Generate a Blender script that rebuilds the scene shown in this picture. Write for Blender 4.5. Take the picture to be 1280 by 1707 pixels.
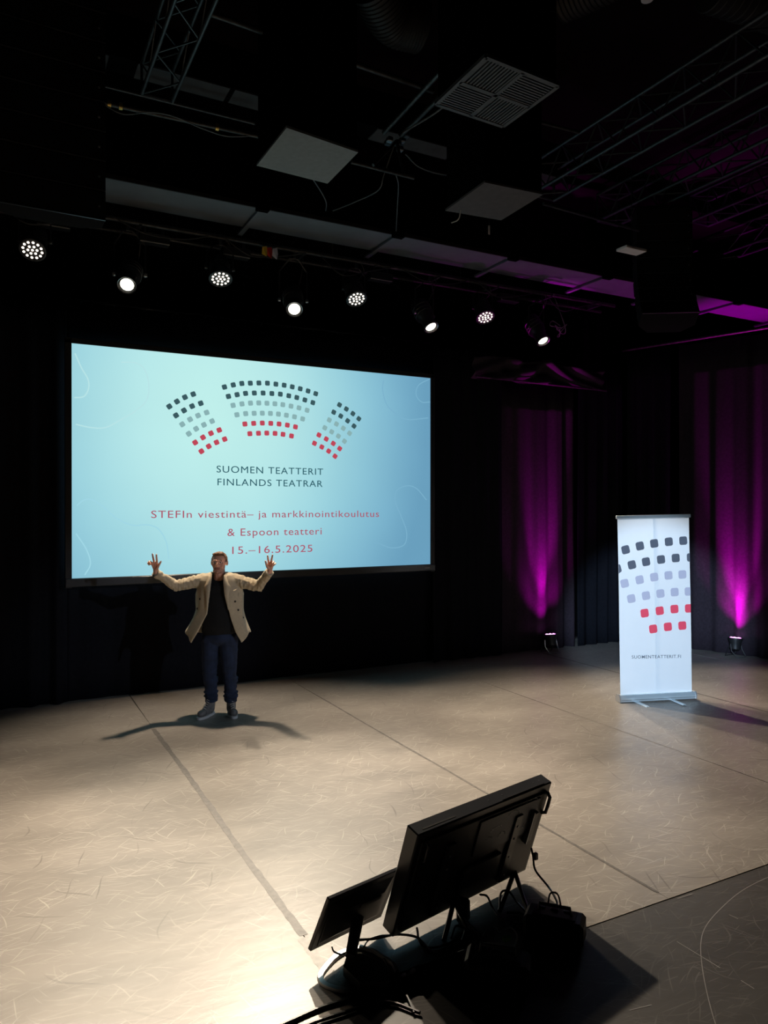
import bpy, math, random
from mathutils import Vector, Matrix, noise
random.seed(7)
PI = math.pi
for o in list(bpy.data.objects): bpy.data.objects.remove(o)
SC = bpy.context.scene
COL = SC.collection

# ---------------------------------------------------------------- camera, world, lights, exposure
TH = math.radians(27.8); CT, ST = math.cos(TH), math.sin(TH)
F, CX, CY, H = 1228.0, 640.0, 850.0, 2.2
cam = bpy.data.cameras.new('camera'); camo = bpy.data.objects.new('camera', cam); COL.objects.link(camo)
cam.sensor_fit = 'HORIZONTAL'; cam.sensor_width = 36; cam.lens = 36 * F / 1280
cam.clip_start = 0.05; cam.clip_end = 100
camo.location = (0, 0, H); camo.rotation_euler = (PI/2 - 3.5/F, 0, -TH)
SC.camera = camo
w = bpy.data.worlds.new('world'); SC.world = w; w.use_nodes = True
w.node_tree.nodes['Background'].inputs[0].default_value = (.5, .5, .6, 1)
w.node_tree.nodes['Background'].inputs[1].default_value = 0.0
SC.view_settings.view_transform = 'Standard'; SC.view_settings.look = 'None'
SC.view_settings.exposure = 0.0; SC.view_settings.gamma = 1.0; SC.view_settings.use_curve_mapping = False

def spot(name, loc, aim, power, color, size, blend, rad=.07):
    l = bpy.data.lights.new(name, 'SPOT'); l.energy = power; l.color = color
    l.spot_size = math.radians(size); l.spot_blend = blend; l.shadow_soft_size = rad
    o = bpy.data.objects.new(name, l); COL.objects.link(o); o.location = loc
    o.rotation_euler = (Vector(aim) - Vector(loc)).to_track_quat('-Z', 'Y').to_euler()
    return o
RIG_Y, RIG_Z = 8.55, 4.75
WARM = (1.0, .81, .61); WHITE = (1.0, .85, .66)
# (kind, x, height, aim, power, cone, blend)
LAMPS = [('par', .346, 4.92, (-.75, 4.9, 0), 760, 48, .8),
         ('fresnel', 1.29, 4.69, (-.3, 4.0, 0), 620, 42, .8),
         ('par', 2.34, 4.91, (2.0, 6.2, 0), 900, 72, .8),
         ('fresnel', 3.26, 4.67, (1.8, 3.5, 0), 1850, 58, .7),
         ('par', 4.11, 4.91, (4.1, 5.7, 0), 540, 56, .8),
         ('fresnel', 5.23, 4.68, (5.9, 5.4, 0), 580, 50, .7),
         ('par', 6.13, 4.92, (5.8, 5.8, 0), 480, 58, .8),
         ('fresnel', 7.17, 4.70, (7.7, 5.4, 0), 620, 50, .7)]
for k, x, z, aim, pw, cone, bl in LAMPS:
    d = (Vector(aim) - Vector((x, RIG_Y, z))).normalized()
    p = Vector((x, RIG_Y, z)) + d * .05
    spot('stage_lamp_beam', p, aim, pw, WHITE if k == 'fresnel' else WARM, cone, bl, .09 if k == 'par' else .06)
spot('front_house_beam', (-2.3, -2.3, 3.6), (6.72, 6.0, 1.02), 8600, (.52, .74, 1.0), 11.5, .5, .08)
spot('front_house_spill', (7.2, -5.0, 4.6), (2.15, 7.8, .95), 1300, (.72, .83, 1.0), 13, .9, .08)
MAG = (1.0, .0, .85)
UPL = [(7.56, 8.84), (9.80, 7.30), (11.7, 8.2), (-1.6, 8.5)]

# ---------------------------------------------------------------- projection helpers (pixel ray onto a real plane)
def ray(u, v):
    X = (u - CX) / F
    return Vector((X*CT + ST, -X*ST + CT, -(v - CY) / F))
def onY(u, v, y):
    r = ray(u, v); t = y / r.y; return Vector((r.x*t, y, H + r.z*t))
def onZ(u, v, z=0.0):
    r = ray(u, v); t = (z - H) / r.z; return Vector((r.x*t, r.y*t, z))

# ---------------------------------------------------------------- materials
def mat(name, col, rough=.6, metal=0, var=.15, scale=8, bump=0, spec=.5, sheen=0, emit=None, es=0):
    m = bpy.data.materials.new(name); m.use_nodes = True; nt = m.node_tree; b = nt.nodes['Principled BSDF']
    b.inputs['Roughness'].default_value = rough; b.inputs['Metallic'].default_value = metal
    b.inputs['Specular IOR Level'].default_value = spec
    if spec <= .05: b.inputs['IOR'].default_value = 1.0
    if sheen: b.inputs['Sheen Weight'].default_value = sheen; b.inputs['Sheen Roughness'].default_value = .5
    tc = nt.nodes.new('ShaderNodeTexCoord'); n = nt.nodes.new('ShaderNodeTexNoise')
    n.inputs['Scale'].default_value = scale; n.inputs['Detail'].default_value = 5
    nt.links.new(tc.outputs['Object'], n.inputs['Vector'])
    r = nt.nodes.new('ShaderNodeValToRGB'); nt.links.new(n.outputs['Fac'], r.inputs['Fac'])
    r.color_ramp.elements[0].position = .3; r.color_ramp.elements[1].position = .7
    c0 = [max(0, c*(1-var)) for c in col]; c1 = [min(1, c*(1+var)) for c in col]
    r.color_ramp.elements[0].color = (*c0, 1); r.color_ramp.elements[1].color = (*c1, 1)
    nt.links.new(r.outputs['Color'], b.inputs['Base Color'])
    if bump:
        bp = nt.nodes.new('ShaderNodeBump'); bp.inputs['Strength'].default_value = bump; bp.inputs['Distance'].default_value = .01
        nt.links.new(n.outputs['Fac'], bp.inputs['Height']); nt.links.new(bp.outputs['Normal'], b.inputs['Normal'])
    if emit:
        b.inputs['Emission Color'].default_value = (*emit, 1); b.inputs['Emission Strength'].default_value = es
    return m
def emis(name, col, s):
    m = bpy.data.materials.new(name); m.use_nodes = True; nt = m.node_tree
    nt.nodes.remove(nt.nodes['Principled BSDF']); e = nt.nodes.new('ShaderNodeEmission')
    e.inputs[0].default_value = (*col, 1); e.inputs[1].default_value = s
    nt.links.new(e.outputs[0], nt.nodes['Material Output'].inputs[0]); return m
def lin(r, g, b):
    f = lambda c: (c/255/12.92) if c/255 <= .04045 else ((c/255+.055)/1.055)**2.4
    return (f(r), f(g), f(b))

M = {}
M['black_paint'] = mat('black_paint', (.012, .012, .014), .55, bump=.1)
M['black_wall'] = mat('black_wall', (.004, .004, .0045), .9, bump=.2, spec=.05)
M['ceiling'] = mat('ceiling_black', (.008, .006, .007), .9, bump=.3, spec=.05)
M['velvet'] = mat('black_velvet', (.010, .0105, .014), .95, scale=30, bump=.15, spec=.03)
M['velvet_lit'] = mat('black_velvet_lit', (.034, .026, .034), .95, scale=30, bump=.15, spec=.03)  # same velvet with the uplight wash lightened into its colour
M['pipe'] = mat('steel_pipe', (.05, .048, .047), .45, .7, .5, 25, .2)
M['truss'] = mat('truss_black', (.045, .052, .058), .42, .5, .3, 30)
M['duct_black'] = mat('duct_black', (.003, .003, .0035), .9, var=.3, spec=.05)
M['spiral'] = mat('spiral_duct', (.012, .010, .010), .6, .2, .3, 3)
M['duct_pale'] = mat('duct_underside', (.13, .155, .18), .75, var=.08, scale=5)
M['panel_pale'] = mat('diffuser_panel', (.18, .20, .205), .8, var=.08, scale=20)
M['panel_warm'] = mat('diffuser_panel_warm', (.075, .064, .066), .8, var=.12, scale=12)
M['grille'] = mat('grille_grey', (.075, .083, .09), .6, var=.1)
M['grille_in'] = mat('grille_inside', (.02, .02, .022), .8)
M['cab'] = mat('speaker_cabinet', (.014, .014, .015), .9, bump=.3, scale=120, spec=.05)
M['cab_edge'] = mat('speaker_rigging', (.07, .07, .07), .4, .5)
M['fix'] = mat('fixture_black', (.014, .014, .015), .42, spec=.6)
M['fixm'] = mat('fixture_metal', (.35, .35, .36), .3, .9)
M['cable'] = mat('black_cable', (.015, .015, .016), .4)
M['cable_w'] = mat('grey_cable', (.45, .45, .44), .4)
M['gold'] = mat('brass_clamp', (.6, .42, .12), .35, .8)
M['plastic'] = mat('monitor_plastic', (.040, .042, .048), .28, var=.2, scale=3, spec=.6)
M['plastic2'] = mat('monitor_back', (.016, .016, .018), .4, var=.2, scale=3)
M['glass_dark'] = mat('screen_glass', (.01, .01, .012), .08)
M['silver'] = mat('silver_metal', (.62, .62, .62), .28, .7, .05)
M['tape'] = mat('grey_tape', (.32, .32, .33), .5)
M['green'] = mat('green_plug', (.12, .35, .06), .5)
M['white_panel'] = mat('white_strip', (.75, .68, .70), .6, var=.03)
M['lamp_white'] = emis('lamp_lens', (1.0, .95, .78), 3.5)
M['led_white'] = emis('led_lens', (1.0, .88, .74), 3.2)
M['led_mag'] = emis('magenta_led', (1.0, .25, .95), 6)
M['alu'] = mat('banner_aluminium', (.72, .78, .80), .3, .6, .04)

def floor_mat(name, base, lite, rough, str_amt, dark_amt):
    m = bpy.data.materials.new(name); m.use_nodes = True; nt = m.node_tree; b = nt.nodes['Principled BSDF']
    N, L = nt.nodes.new, nt.links.new
    geo = N('ShaderNodeNewGeometry')
    def streaks(ang, sx, sy, thr, keep, seed):
        mp = N('ShaderNodeMapping'); mp.inputs['Rotation'].default_value = (0, 0, ang); mp.inputs['Location'].default_value = (seed, seed*1.7, 0)
        # warp for curved strokes
        nz = N('ShaderNodeTexNoise'); nz.inputs['Scale'].default_value = 2.2; nz.inputs['Detail'].default_value = 1
        L(geo.outputs['Position'], nz.inputs['Vector'])
        va = N('ShaderNodeVectorMath'); va.operation = 'MULTIPLY_ADD'
        va.inputs[1].default_value = (.22, .22, 0); L(nz.outputs['Color'], va.inputs[0]); L(geo.outputs['Position'], va.inputs[2])
        L(va.outputs[0], mp.inputs['Vector'])
        sc = N('ShaderNodeVectorMath'); sc.operation = 'MULTIPLY'; sc.inputs[1].default_value = (sx, sy, 0)
        L(mp.outputs[0], sc.inputs[0])
        v = N('ShaderNodeTexVoronoi'); v.voronoi_dimensions = '2D'; v.inputs['Scale'].default_value = 1
        L(sc.outputs[0], v.inputs['Vector'])
        # anisotropy: strokes are thin ellipses around the cell points
        df = N('ShaderNodeVectorMath'); df.operation = 'SUBTRACT'; L(sc.outputs[0], df.inputs[0]); L(v.outputs['Position'], df.inputs[1])
        st = N('ShaderNodeVectorMath'); st.operation = 'MULTIPLY'; st.inputs[1].default_value = (2.4, 26, 0); L(df.outputs[0], st.inputs[0])
        ln = N('ShaderNodeVectorMath'); ln.operation = 'LENGTH'; L(st.outputs[0], ln.inputs[0])
        lt = N('ShaderNodeMapRange'); lt.inputs['From Min'].default_value = thr; lt.inputs['From Max'].default_value = thr*.5
        L(ln.outputs['Value'], lt.inputs['Value'])
        sp = N('ShaderNodeSeparateColor'); L(v.outputs['Color'], sp.inputs[0])
        kp = N('ShaderNodeMapRange'); kp.inputs['From Min'].default_value = 1-keep; kp.inputs['From Max'].default_value = 1.0
        L(sp.outputs[0], kp.inputs['Value'])
        mu = N('ShaderNodeMath'); mu.operation = 'MULTIPLY'; L(lt.outputs[0], mu.inputs[0]); L(kp.outputs[0], mu.inputs[1])
        return mu.outputs[0]
    def mx(a, c):
        q = N('ShaderNodeMath'); q.operation = 'MAXIMUM'; L(a, q.inputs[0]); L(c, q.inputs[1]); return q.outputs[0]
    acc = None
    for i, (ang, sx, sy, thr, keep) in enumerate([(.1, 3.6, 9, 1, .7), (.55, 4, 11, 1, .7), (-.35, 4.5, 12, 1, .6), (1.2, 4, 9, 1, .5), (-.9, 5, 13, 1, .5), (.3, 7, 16, 1, .9), (-.1, 8, 20, 1, .9), (.85, 8, 18, 1, .8), (-.6, 2.2, 5, .7, .5)]):
        s = streaks(ang, sx, sy, thr, keep, i*3.3+1); acc = s if acc is None else mx(acc, s)
    dk = None
    for i, (ang, sx, sy, thr, keep) in enumerate([(1.9, 2.4, 6, .9, .3), (.7, 2, 5, .9, .3)]):
        s = streaks(ang, sx, sy, thr, keep, i*5.1+40); dk = s if dk is None else mx(dk, s)
    # cloudy wear and mottling
    n1 = N('ShaderNodeTexNoise'); n1.inputs['Scale'].default_value = 1.3; n1.inputs['Detail'].default_value = 8; n1.inputs['Roughness'].default_value = .65
    mp = N('ShaderNodeMapping'); mp.inputs['Scale'].default_value = (.7, 1.8, 1); mp.inputs['Rotation'].default_value = (0, 0, .3)
    L(geo.outputs['Position'], mp.inputs['Vector']); L(mp.outputs[0], n1.inputs['Vector'])
    r = N('ShaderNodeValToRGB'); r.color_ramp.elements[0].position = .32; r.color_ramp.elements[1].position = .72
    r.color_ramp.elements[0].color = (*[c*.82 for c in base], 1); r.color_ramp.elements[1].color = (*[c*1.2 for c in base], 1)
    L(n1.outputs['Fac'], r.inputs['Fac'])
    m1 = N('ShaderNodeMix'); m1.data_type = 'RGBA'; m1.inputs['B'].default_value = (*lite, 1)  # pale streaks: scratches with their glints lightened into the colour
    sm = N('ShaderNodeMath'); sm.operation = 'MULTIPLY'; sm.inputs[1].default_value = str_amt; L(acc, sm.inputs[0])
    L(sm.outputs[0], m1.inputs['Factor']); L(r.outputs['Color'], m1.inputs['A'])
    m2 = N('ShaderNodeMix'); m2.data_type = 'RGBA'; m2.inputs['B'].default_value = (*[c*.35 for c in base], 1)
    sd = N('ShaderNodeMath'); sd.operation = 'MULTIPLY'; sd.inputs[1].default_value = dark_amt; L(dk, sd.inputs[0])
    L(sd.outputs[0], m2.inputs['Factor']); L(m1.outputs['Result'], m2.inputs['A'])
    L(m2.outputs['Result'], b.inputs['Base Color'])
    rr = N('ShaderNodeMapRange'); rr.inputs['To Min'].default_value = rough-.06; rr.inputs['To Max'].default_value = rough+.08
    L(n1.outputs['Fac'], rr.inputs['Value']); L(rr.outputs[0], b.inputs['Roughness'])
    bp = N('ShaderNodeBump'); bp.inputs['Strength'].default_value = .35; bp.inputs['Distance'].default_value = .004
    n2 = N('ShaderNodeTexNoise'); n2.inputs['Scale'].default_value = 9; n2.inputs['Detail'].default_value = 4
    mp2 = N('ShaderNodeMapping'); mp2.inputs['Scale'].default_value = (.5, 1.6, 1); mp2.inputs['Rotation'].default_value = (0, 0, .35)
    L(geo.outputs['Position'], mp2.inputs['Vector']); L(mp2.outputs[0], n2.inputs['Vector'])
    L(n2.outputs['Fac'], bp.inputs['Height']); L(bp.outputs['Normal'], b.inputs['Normal'])
    b.inputs['Specular IOR Level'].default_value = .5
    return m
M['vinyl'] = floor_mat('stage_vinyl', (.235, .212, .188), (.60, .56, .50), .37, .46, .6)
M['blackfloor'] = floor_mat('painted_floor', (.050, .046, .043), (.16, .15, .14), .48, .5, .3)

# ---------------------------------------------------------------- mesh builder
class MB:
    def __init__(s): s.v = []; s.f = []
    def _add(s, vs, fs, mtx=None):
        o = len(s.v)
        s.v += [tuple(mtx @ Vector(p)) if mtx else tuple(p) for p in vs]
        s.f += [tuple(i+o for i in f) for f in fs]; return s
    def box(s, x0, x1, y0, y1, z0, z1, mtx=None, bev=0):
        if bev:
            b = min(bev, (x1-x0)*.45, (y1-y0)*.45, (z1-z0)*.45); vs = []
            import itertools
            pts = []
            for X, sx in ((x0, 1), (x1, -1)):
                for Y, sy in ((y0, 1), (y1, -1)):
                    for Z, sz in ((z0, 1), (z1, -1)):
                        pts += [(X, Y+sy*b, Z+sz*b), (X+sx*b, Y, Z+sz*b), (X+sx*b, Y+sy*b, Z)]
            return s.hull(pts, mtx)
        vs = [(x, y, z) for x in (x0, x1) for y in (y0, y1) for z in (z0, z1)]
        fs = [(0, 1, 3, 2), (4, 6, 7, 5), (0, 4, 5, 1), (2, 3, 7, 6), (0, 2, 6, 4), (1, 5, 7, 3)]
        return s._add(vs, fs, mtx)
    def hull(s, pts, mtx=None):
        import bmesh
        bm = bmesh.new()
        for p in pts: bm.verts.new(p)
        r = bmesh.ops.convex_hull(bm, input=bm.verts)
        bmesh.ops.dissolve_limit(bm, angle_limit=.01, verts=bm.verts, edges=bm.edges)
        bm.verts.ensure_lookup_table(); bm.verts.index_update()
        vs = [tuple(v.co) for v in bm.verts]; fs = [tuple(v.index for v in f.verts) for f in bm.faces]
        bm.free(); return s._add(vs, fs, mtx)
    def path(s, pts, r, seg=8, closed=False, mtx=None, caps=True):
        pts = [Vector(p) for p in pts]; n = len(pts)
        rr = r if isinstance(r, (list, tuple)) else [r]*n
        vs = []; up = None
        for i, p in enumerate(pts):
            a = pts[(i-1) % n] if (closed or i) else p; b = pts[(i+1) % n] if (closed or i < n-1) else p
            d = (b-a).normalized()
            if up is None:
                up = Vector((0, 0, 1)) if abs(d.z) < .9 else Vector((1, 0, 0))
            e1 = d.cross(up)
            if e1.length < 1e-5: e1 = d.orthogonal()
            e1.normalize(); e2 = e1.cross(d).normalized(); up = e2
            for k in range(seg):
                t = 2*PI*k/seg; vs.append(p + (e1*math.cos(t) + e2*math.sin(t))*rr[i])
        fs = []
        for i in range(n if closed else n-1):
            j = (i+1) % n
            for k in range(seg):
                fs.append((i*seg+k, i*seg+(k+1) % seg, j*seg+(k+1) % seg, j*seg+k))
        if caps and not closed:
            fs.append(tuple(range(seg-1, -1, -1))); fs.append(tuple((n-1)*seg+k for k in range(seg)))
        return s._add(vs, fs, mtx)
    def tube(s, a, b, r, seg=10, r2=None, mtx=None):
        return s.path([a, b], [r, r if r2 is None else r2], seg, mtx=mtx)
    def lathe(s, prof, seg=24, mtx=None, caps=True):   # prof: (r, z) about z
        vs = []; fs = []
        for r, z in prof:
            for k in range(seg): vs.append((r*math.cos(2*PI*k/seg), r*math.sin(2*PI*k/seg), z))
        for i in range(len(prof)-1):
            for k in range(seg): fs.append((i*seg+k, i*seg+(k+1) % seg, (i+1)*seg+(k+1) % seg, (i+1)*seg+k))
        if caps: fs.append(tuple(range(seg-1, -1, -1))); fs.append(tuple((len(prof)-1)*seg+k for k in range(seg)))
        return s._add(vs, fs, mtx)
    def ball(s, c, rx, ry=None, rz=None, seg=16, rings=10, mtx=None):
        ry = ry or rx; rz = rz or rx; vs = [(c[0], c[1], c[2]-rz)]; fs = []
        for i in range(1, rings):
            t = PI*i/rings - PI/2
            for k in range(seg):
                a = 2*PI*k/seg; vs.append((c[0]+rx*math.cos(t)*math.cos(a), c[1]+ry*math.cos(t)*math.sin(a), c[2]+rz*math.sin(t)))
        vs.append((c[0], c[1], c[2]+rz)); e = len(vs)-1
        for k in range(seg):
            fs.append((0, 1+(k+1) % seg, 1+k)); fs.append((e, e-seg+k, e-seg+(k+1) % seg))
        for i in range(rings-2):
            for k in range(seg):
                a = 1+i*seg; fs.append((a+k, a+(k+1) % seg, a+seg+(k+1) % seg, a+seg+k))
        return s._add(vs, fs, mtx)
    def cap(s, a, b, r1, r2):               # tapered capsule
        a, b = Vector(a), Vector(b); d = (b-a); L = d.length; d = d/L if L else Vector((0, 0, 1))
        pts = []; rs = []
        for i in range(5):
            t = PI/2*i/4; pts.append(a - d*r1*math.cos(t)*.999); rs.append(max(r1*math.sin(t), .0006))
        for i in range(5):
            t = PI/2*i/4; pts.append(b + d*r2*math.sin(t)*.999); rs.append(max(r2*math.cos(t), .0006))
        return s.path(pts, rs, 12)
    def build(s, name, m, parent=None, smooth=False, loc=None):
        me = bpy.data.meshes.new(name); me.from_pydata(s.v, [], s.f); me.update()
        if m: me.materials.append(m)
        if smooth:
            for p in me.polygons: p.use_smooth = True
        o = bpy.data.objects.new(name, me); COL.objects.link(o)
        if parent: o.parent = parent
        if loc: o.location = loc
        return o
def autosmooth(o, ang=40):
    me = o.data
    for p in me.polygons: p.use_smooth = True
    try: me.set_sharp_from_angle(angle=math.radians(ang))
    except Exception: pass
    return o
def tag(o, label=None, cat=None, group=None, kind=None):
    if label: o['label'] = label
    if cat: o['category'] = cat
    if group: o['group'] = group
    if kind: o['kind'] = kind
    return o
def thing(name, loc, label, cat, group=None, rot=None):
    o = bpy.data.objects.new(name, None); COL.objects.link(o); o.location = loc; o.empty_display_size = .1
    if rot is not None: o.rotation_euler = rot
    return tag(o, label, cat, group)
def dup(o, parent=None):
    c = o.copy(); COL.objects.link(c); c.parent = parent
    for ch in list(o.children): dup(ch, c)
    return c
def solid_mesh(o, t, off=0):
    md = o.modifiers.new('s', 'SOLIDIFY'); md.thickness = t; md.offset = off
    return bake(o)
SCRATCH = bpy.data.scenes.new('scratch')
def evaluated_mesh(o):
    SCRATCH.collection.objects.link(o)
    with bpy.context.temp_override(scene=SCRATCH, view_layer=SCRATCH.view_layers[0]):
        dg = bpy.context.evaluated_depsgraph_get(); dg.update()
    me = bpy.data.meshes.new_from_object(o.evaluated_get(dg))
    SCRATCH.collection.objects.unlink(o); return me
def bake(o):
    par = o.parent; o.parent = None
    me = evaluated_mesh(o); o.parent = par
    o.modifiers.clear(); o.data = me; return o
def remesh(o, vox, sm=4):
    md = o.modifiers.new('r', 'REMESH'); md.mode = 'VOXEL'; md.voxel_size = vox; md.use_smooth_shade = True
    if sm:
        m2 = o.modifiers.new('s', 'SMOOTH'); m2.iterations = sm; m2.factor = .5
    ms = list(o.data.materials); bake(o)
    if not o.data.materials:
        for k in ms: o.data.materials.append(k)
    for p in o.data.polygons: p.use_smooth = True
    return o

# ================================================================= SETTING
def struct(name, mb, m, parent=None):
    o = mb.build(name, m, parent)
    if not parent: o['kind'] = 'structure'
    return o
XL, XR, YB, YF, ZC = -3.2, 15.5, 9.75, -6.0, 7.4
floor = struct('floor', MB().box(XL-.2, XR+.2, YF-.2, YB+.2, -.3, 0), M['blackfloor'])
struct('ceiling', MB().box(XL-.2, XR+.2, YF-.2, YB+.2, ZC, ZC+.2), M['ceiling'])
struct('wall_back', MB().box(XL-.2, XR+.2, YB, YB+.2, 0, ZC), M['black_wall'])
struct('wall_left', MB().box(XL-.2, XL, YF, YB, 0, ZC), M['black_wall'])
struct('wall_right', MB().box(XR, XR+.2, YF, YB, 0, ZC), M['black_wall'])
struct('wall_front', MB().box(XL-.2, XR+.2, YF-.2, YF, 0, ZC), M['black_wall'])
# vinyl rolls laid on the stage
seams = [-2.6, -.58, 1.40, 3.36, 5.50, 7.42, 9.40, 11.4, 13.4]
VY0 = 2.93
for a, b in zip(seams, seams[1:]):
    mb = MB(); g = .003; h = .004 + random.uniform(-.0006, .0006)
    vs = []; fs = []; n = 40
    for i in range(n+1):
        y = VY0 + random.uniform(-.004, .004)*(i == 0) + (9.6-VY0)*i/n
        for x in (a+g, b-g):
            jx = .004*math.sin(y*2.1+a)
            vs += [(x+jx, y, h), (x+jx, y, .0)]
    for i in range(n):
        k = 4*i
        fs += [(k, k+2, k+6, k+4), (k, k+4, k+5, k+1), (k+2, k+3, k+7, k+6)]
    fs += [(0, 1, 3, 2)]
    mb._add(vs, fs); mb.build('vinyl_strip', M['vinyl'], floor)
M['seamtape'] = mat('seam_tape', (.115, .104, .095), .5, var=.35, scale=30)
M['seamtape_w'] = mat('seam_tape_pale', (.22, .20, .18), .42, var=.3, scale=30)
for x, w_, m, y0, y1 in ((1.40, .045, 'seamtape', 3.55, 7.6), (1.385, .05, 'seamtape_w', 2.95, 3.53), (3.36, .02, 'seamtape', 3.0, 7.9), (5.50, .012, 'seamtape_w', 3.0, 8.8), (7.42, .03, 'seamtape', 3.0, 9.0)):
    mb = MB(); n = 60; vs = []; fs = []
    for i in range(n+1):
        y = y0+(y1-y0)*i/n; jx = .004*math.sin(y*2.1+x)
        e = w_/2*(1+random.uniform(-.15, .15))
        vs += [(x+jx-e, y, .0055), (x+jx+e*(1+random.uniform(-.2, .2)), y, .0055)]
    for i in range(n): fs.append((2*i, 2*i+1, 2*i+3, 2*i+2))
    mb._add(vs, fs); mb.build('seam_tape', M[m], floor)
# scratched and chalked marks on the black floor
M['scratch'] = mat('pale_scratch', (.25, .24, .235), .5)
def ribbon(pts, wd, z, closed=False):
    mb = MB(); vs = []; fs = []; n = len(pts)
    for i, p in enumerate(pts):
        a = Vector(pts[max(0, i-1)]); b = Vector(pts[min(n-1, i+1)]); d = (b-a); d.z = 0; d.normalize()
        q = Vector((-d.y, d.x, 0))*wd/2; P = Vector((p[0], p[1], z)); vs += [P-q, P+q]
    for i in range(n-1): fs.append((2*i, 2*i+1, 2*i+3, 2*i+2))
    mb._add(vs, fs); return mb
def crv(pts, n=12):            # Catmull-Rom
    P = [Vector(p) for p in pts]; P = [P[0]*2-P[1]] + P + [P[-1]*2-P[-2]]; out = []
    for i in range(1, len(P)-2):
        for k in range(n):
            t = k/n
            out.append(.5*((2*P[i]) + (-P[i-1]+P[i+1])*t + (2*P[i-1]-5*P[i]+4*P[i+1]-P[i+2])*t*t + (-P[i-1]+3*P[i]-3*P[i+1]+P[i+2])*t**3))
    out.append(P[-2]); return out
arc = [onZ(*p) for p in ((1330, 1446), (1280, 1464), (1236, 1487), (1200, 1518), (1177, 1546), (1169, 1573), (1171, 1612), (1180, 1660), (1194, 1710), (1215, 1760))]
ribbon(crv(arc), .0036, .0012).build('chalk_line', M['scratch'], floor)
for a, b in (((1129, 1571), (1201, 1615)), ((1236, 1636), (1258, 1650)), ((1216, 1526), (1231, 1533)), ((1050, 1686), (1087, 1677)), ((1130, 1500), (1155, 1492))):
    ribbon([onZ(*a), onZ(*b)], .004, .0052 if a[1] < 1510 else .0012).build('scratch', M['scratch'], floor)

# ================================================================= CURTAINS
def curtain(name, p0, p1, z0, z1, amp, per, m, seed=0, gather=0, n_per=14, rows=10, topfn=None):
    rnd = random.Random(seed)
    p0, p1 = Vector((*p0, 0)), Vector((*p1, 0)); L = (p1-p0).length; d = (p1-p0)/L; nrm = Vector((-d.y, d.x, 0))
    n = int(L/per*n_per); ph = [rnd.uniform(0, 6.28) for _ in range(6)]
    vs = []; fs = []
    for j in range(rows+1):
        t = j/rows
        for i in range(n+1):
            s = L*i/n
            q = s + .12*per*math.sin(s/per*1.3+ph[0]) + .35*per*math.sin(s*1.7+ph[1])
            a = amp*(.65+.35*math.sin(s*2.3+ph[2]))*(1-.25*t)
            wv = math.sin(2*PI*q/per+ph[3]); wv = wv*abs(wv)**-.25 if abs(wv) > 1e-3 else 0
            off = a*wv + .3*a*math.sin(2*PI*q/per*2.1+ph[4]+t*.8) + .012*math.sin(t*5+s*3)
            zt = z1 + (topfn(s/L) if topfn else 0)
            p = p0 + d*s + nrm*off; vs.append((p.x, p.y, z0 + (zt-z0)*t))
    for j in range(rows):
        for i in range(n):
            a = j*(n+1)+i; fs.append((a, a+1, a+n+2, a+n+1))
    mb = MB(); mb._add(vs, fs); o = mb.build(name, m, smooth=True)
    return solid_mesh(o, .006)
c = curtain('stage_curtain', (-3.0, 9.12), (.72, 9.10), .01, 4.58, .05, .28, M['velvet'], 1)
tag(c, 'black pleated stage curtain hanging left of the projected slide', 'curtain')
c = curtain('stage_curtain', (.72, 9.14), (5.62, 9.14), .01, 4.58, .012, .55, M['velvet'], 2)
tag(c, 'flat black backdrop cloth hanging behind and below the projected slide', 'curtain')
c = curtain('stage_curtain', (5.55, 9.06), (6.78, 9.02), .01, 4.55, .05, .26, M['velvet'], 3)
tag(c, 'narrow black curtain between the projected slide and the left magenta glow', 'curtain')
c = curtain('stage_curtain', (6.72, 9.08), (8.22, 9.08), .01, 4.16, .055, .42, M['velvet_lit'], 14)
tag(c, 'black curtain washed magenta by the uplight left of the roll-up banner', 'curtain')
c = curtain('stage_curtain', (8.28, 9.03), (9.28, 9.02), .01, 4.55, .05, .3, M['velvet'], 5)
tag(c, 'unlit black curtain in the back right corner behind the roll-up banner', 'curtain')
c = curtain('stage_curtain', (9.40, 9.05), (9.62, 8.36), .01, 4.83, .04, .26, M['velvet'], 6)
tag(c, 'dark side curtain leg at the corner, between the two magenta glows', 'curtain')
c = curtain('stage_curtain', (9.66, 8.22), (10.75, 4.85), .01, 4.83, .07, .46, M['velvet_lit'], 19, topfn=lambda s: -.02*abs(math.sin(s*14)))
tag(c, 'side curtain washed magenta at the right edge behind the banner', 'curtain')
# swagged valance above the magenta curtain
mb = MB(); vs = []; fs = []; n, rws = 90, 14
for j in range(rws+1):
    t = j/rws
    for i in range(n+1):
        s = i/n; x = 6.15 + 2.55*s
        peak = .09*max(0, 1-abs(s-.55)*5) + .07*max(0, 1-abs(s-.2)*6)
        y = 8.90 - .05*math.sin(t*9+abs(s-.55)*22) - .03*math.sin(t*6 + abs(s-.2)*26) - .02*t
        vs.append((x, y, 4.13 + t*(.30+peak)))
for j in range(rws):
    for i in range(n):
        a = j*(n+1)+i; fs.append((a, a+1, a+n+2, a+n+1))
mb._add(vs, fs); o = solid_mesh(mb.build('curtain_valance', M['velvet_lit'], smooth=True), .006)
tag(o, 'gathered black cloth valance swagged above the left magenta curtain', 'valance')
def pipe_thing(name, a, b, r, m, label, cat='pipe', group=None):
    o = thing(name, a, label, cat, group); a, b = Vector(a), Vector(b)
    autosmooth(MB().tube((0, 0, 0), b-a, r, 12).build('tube', M[m], o)); return o
p = pipe_thing('curtain_rail', (6.2, 8.88, 4.15), (8.75, 8.88, 4.13), .016, 'pipe', 'thin horizontal rail along the bottom of the black valance')
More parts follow.
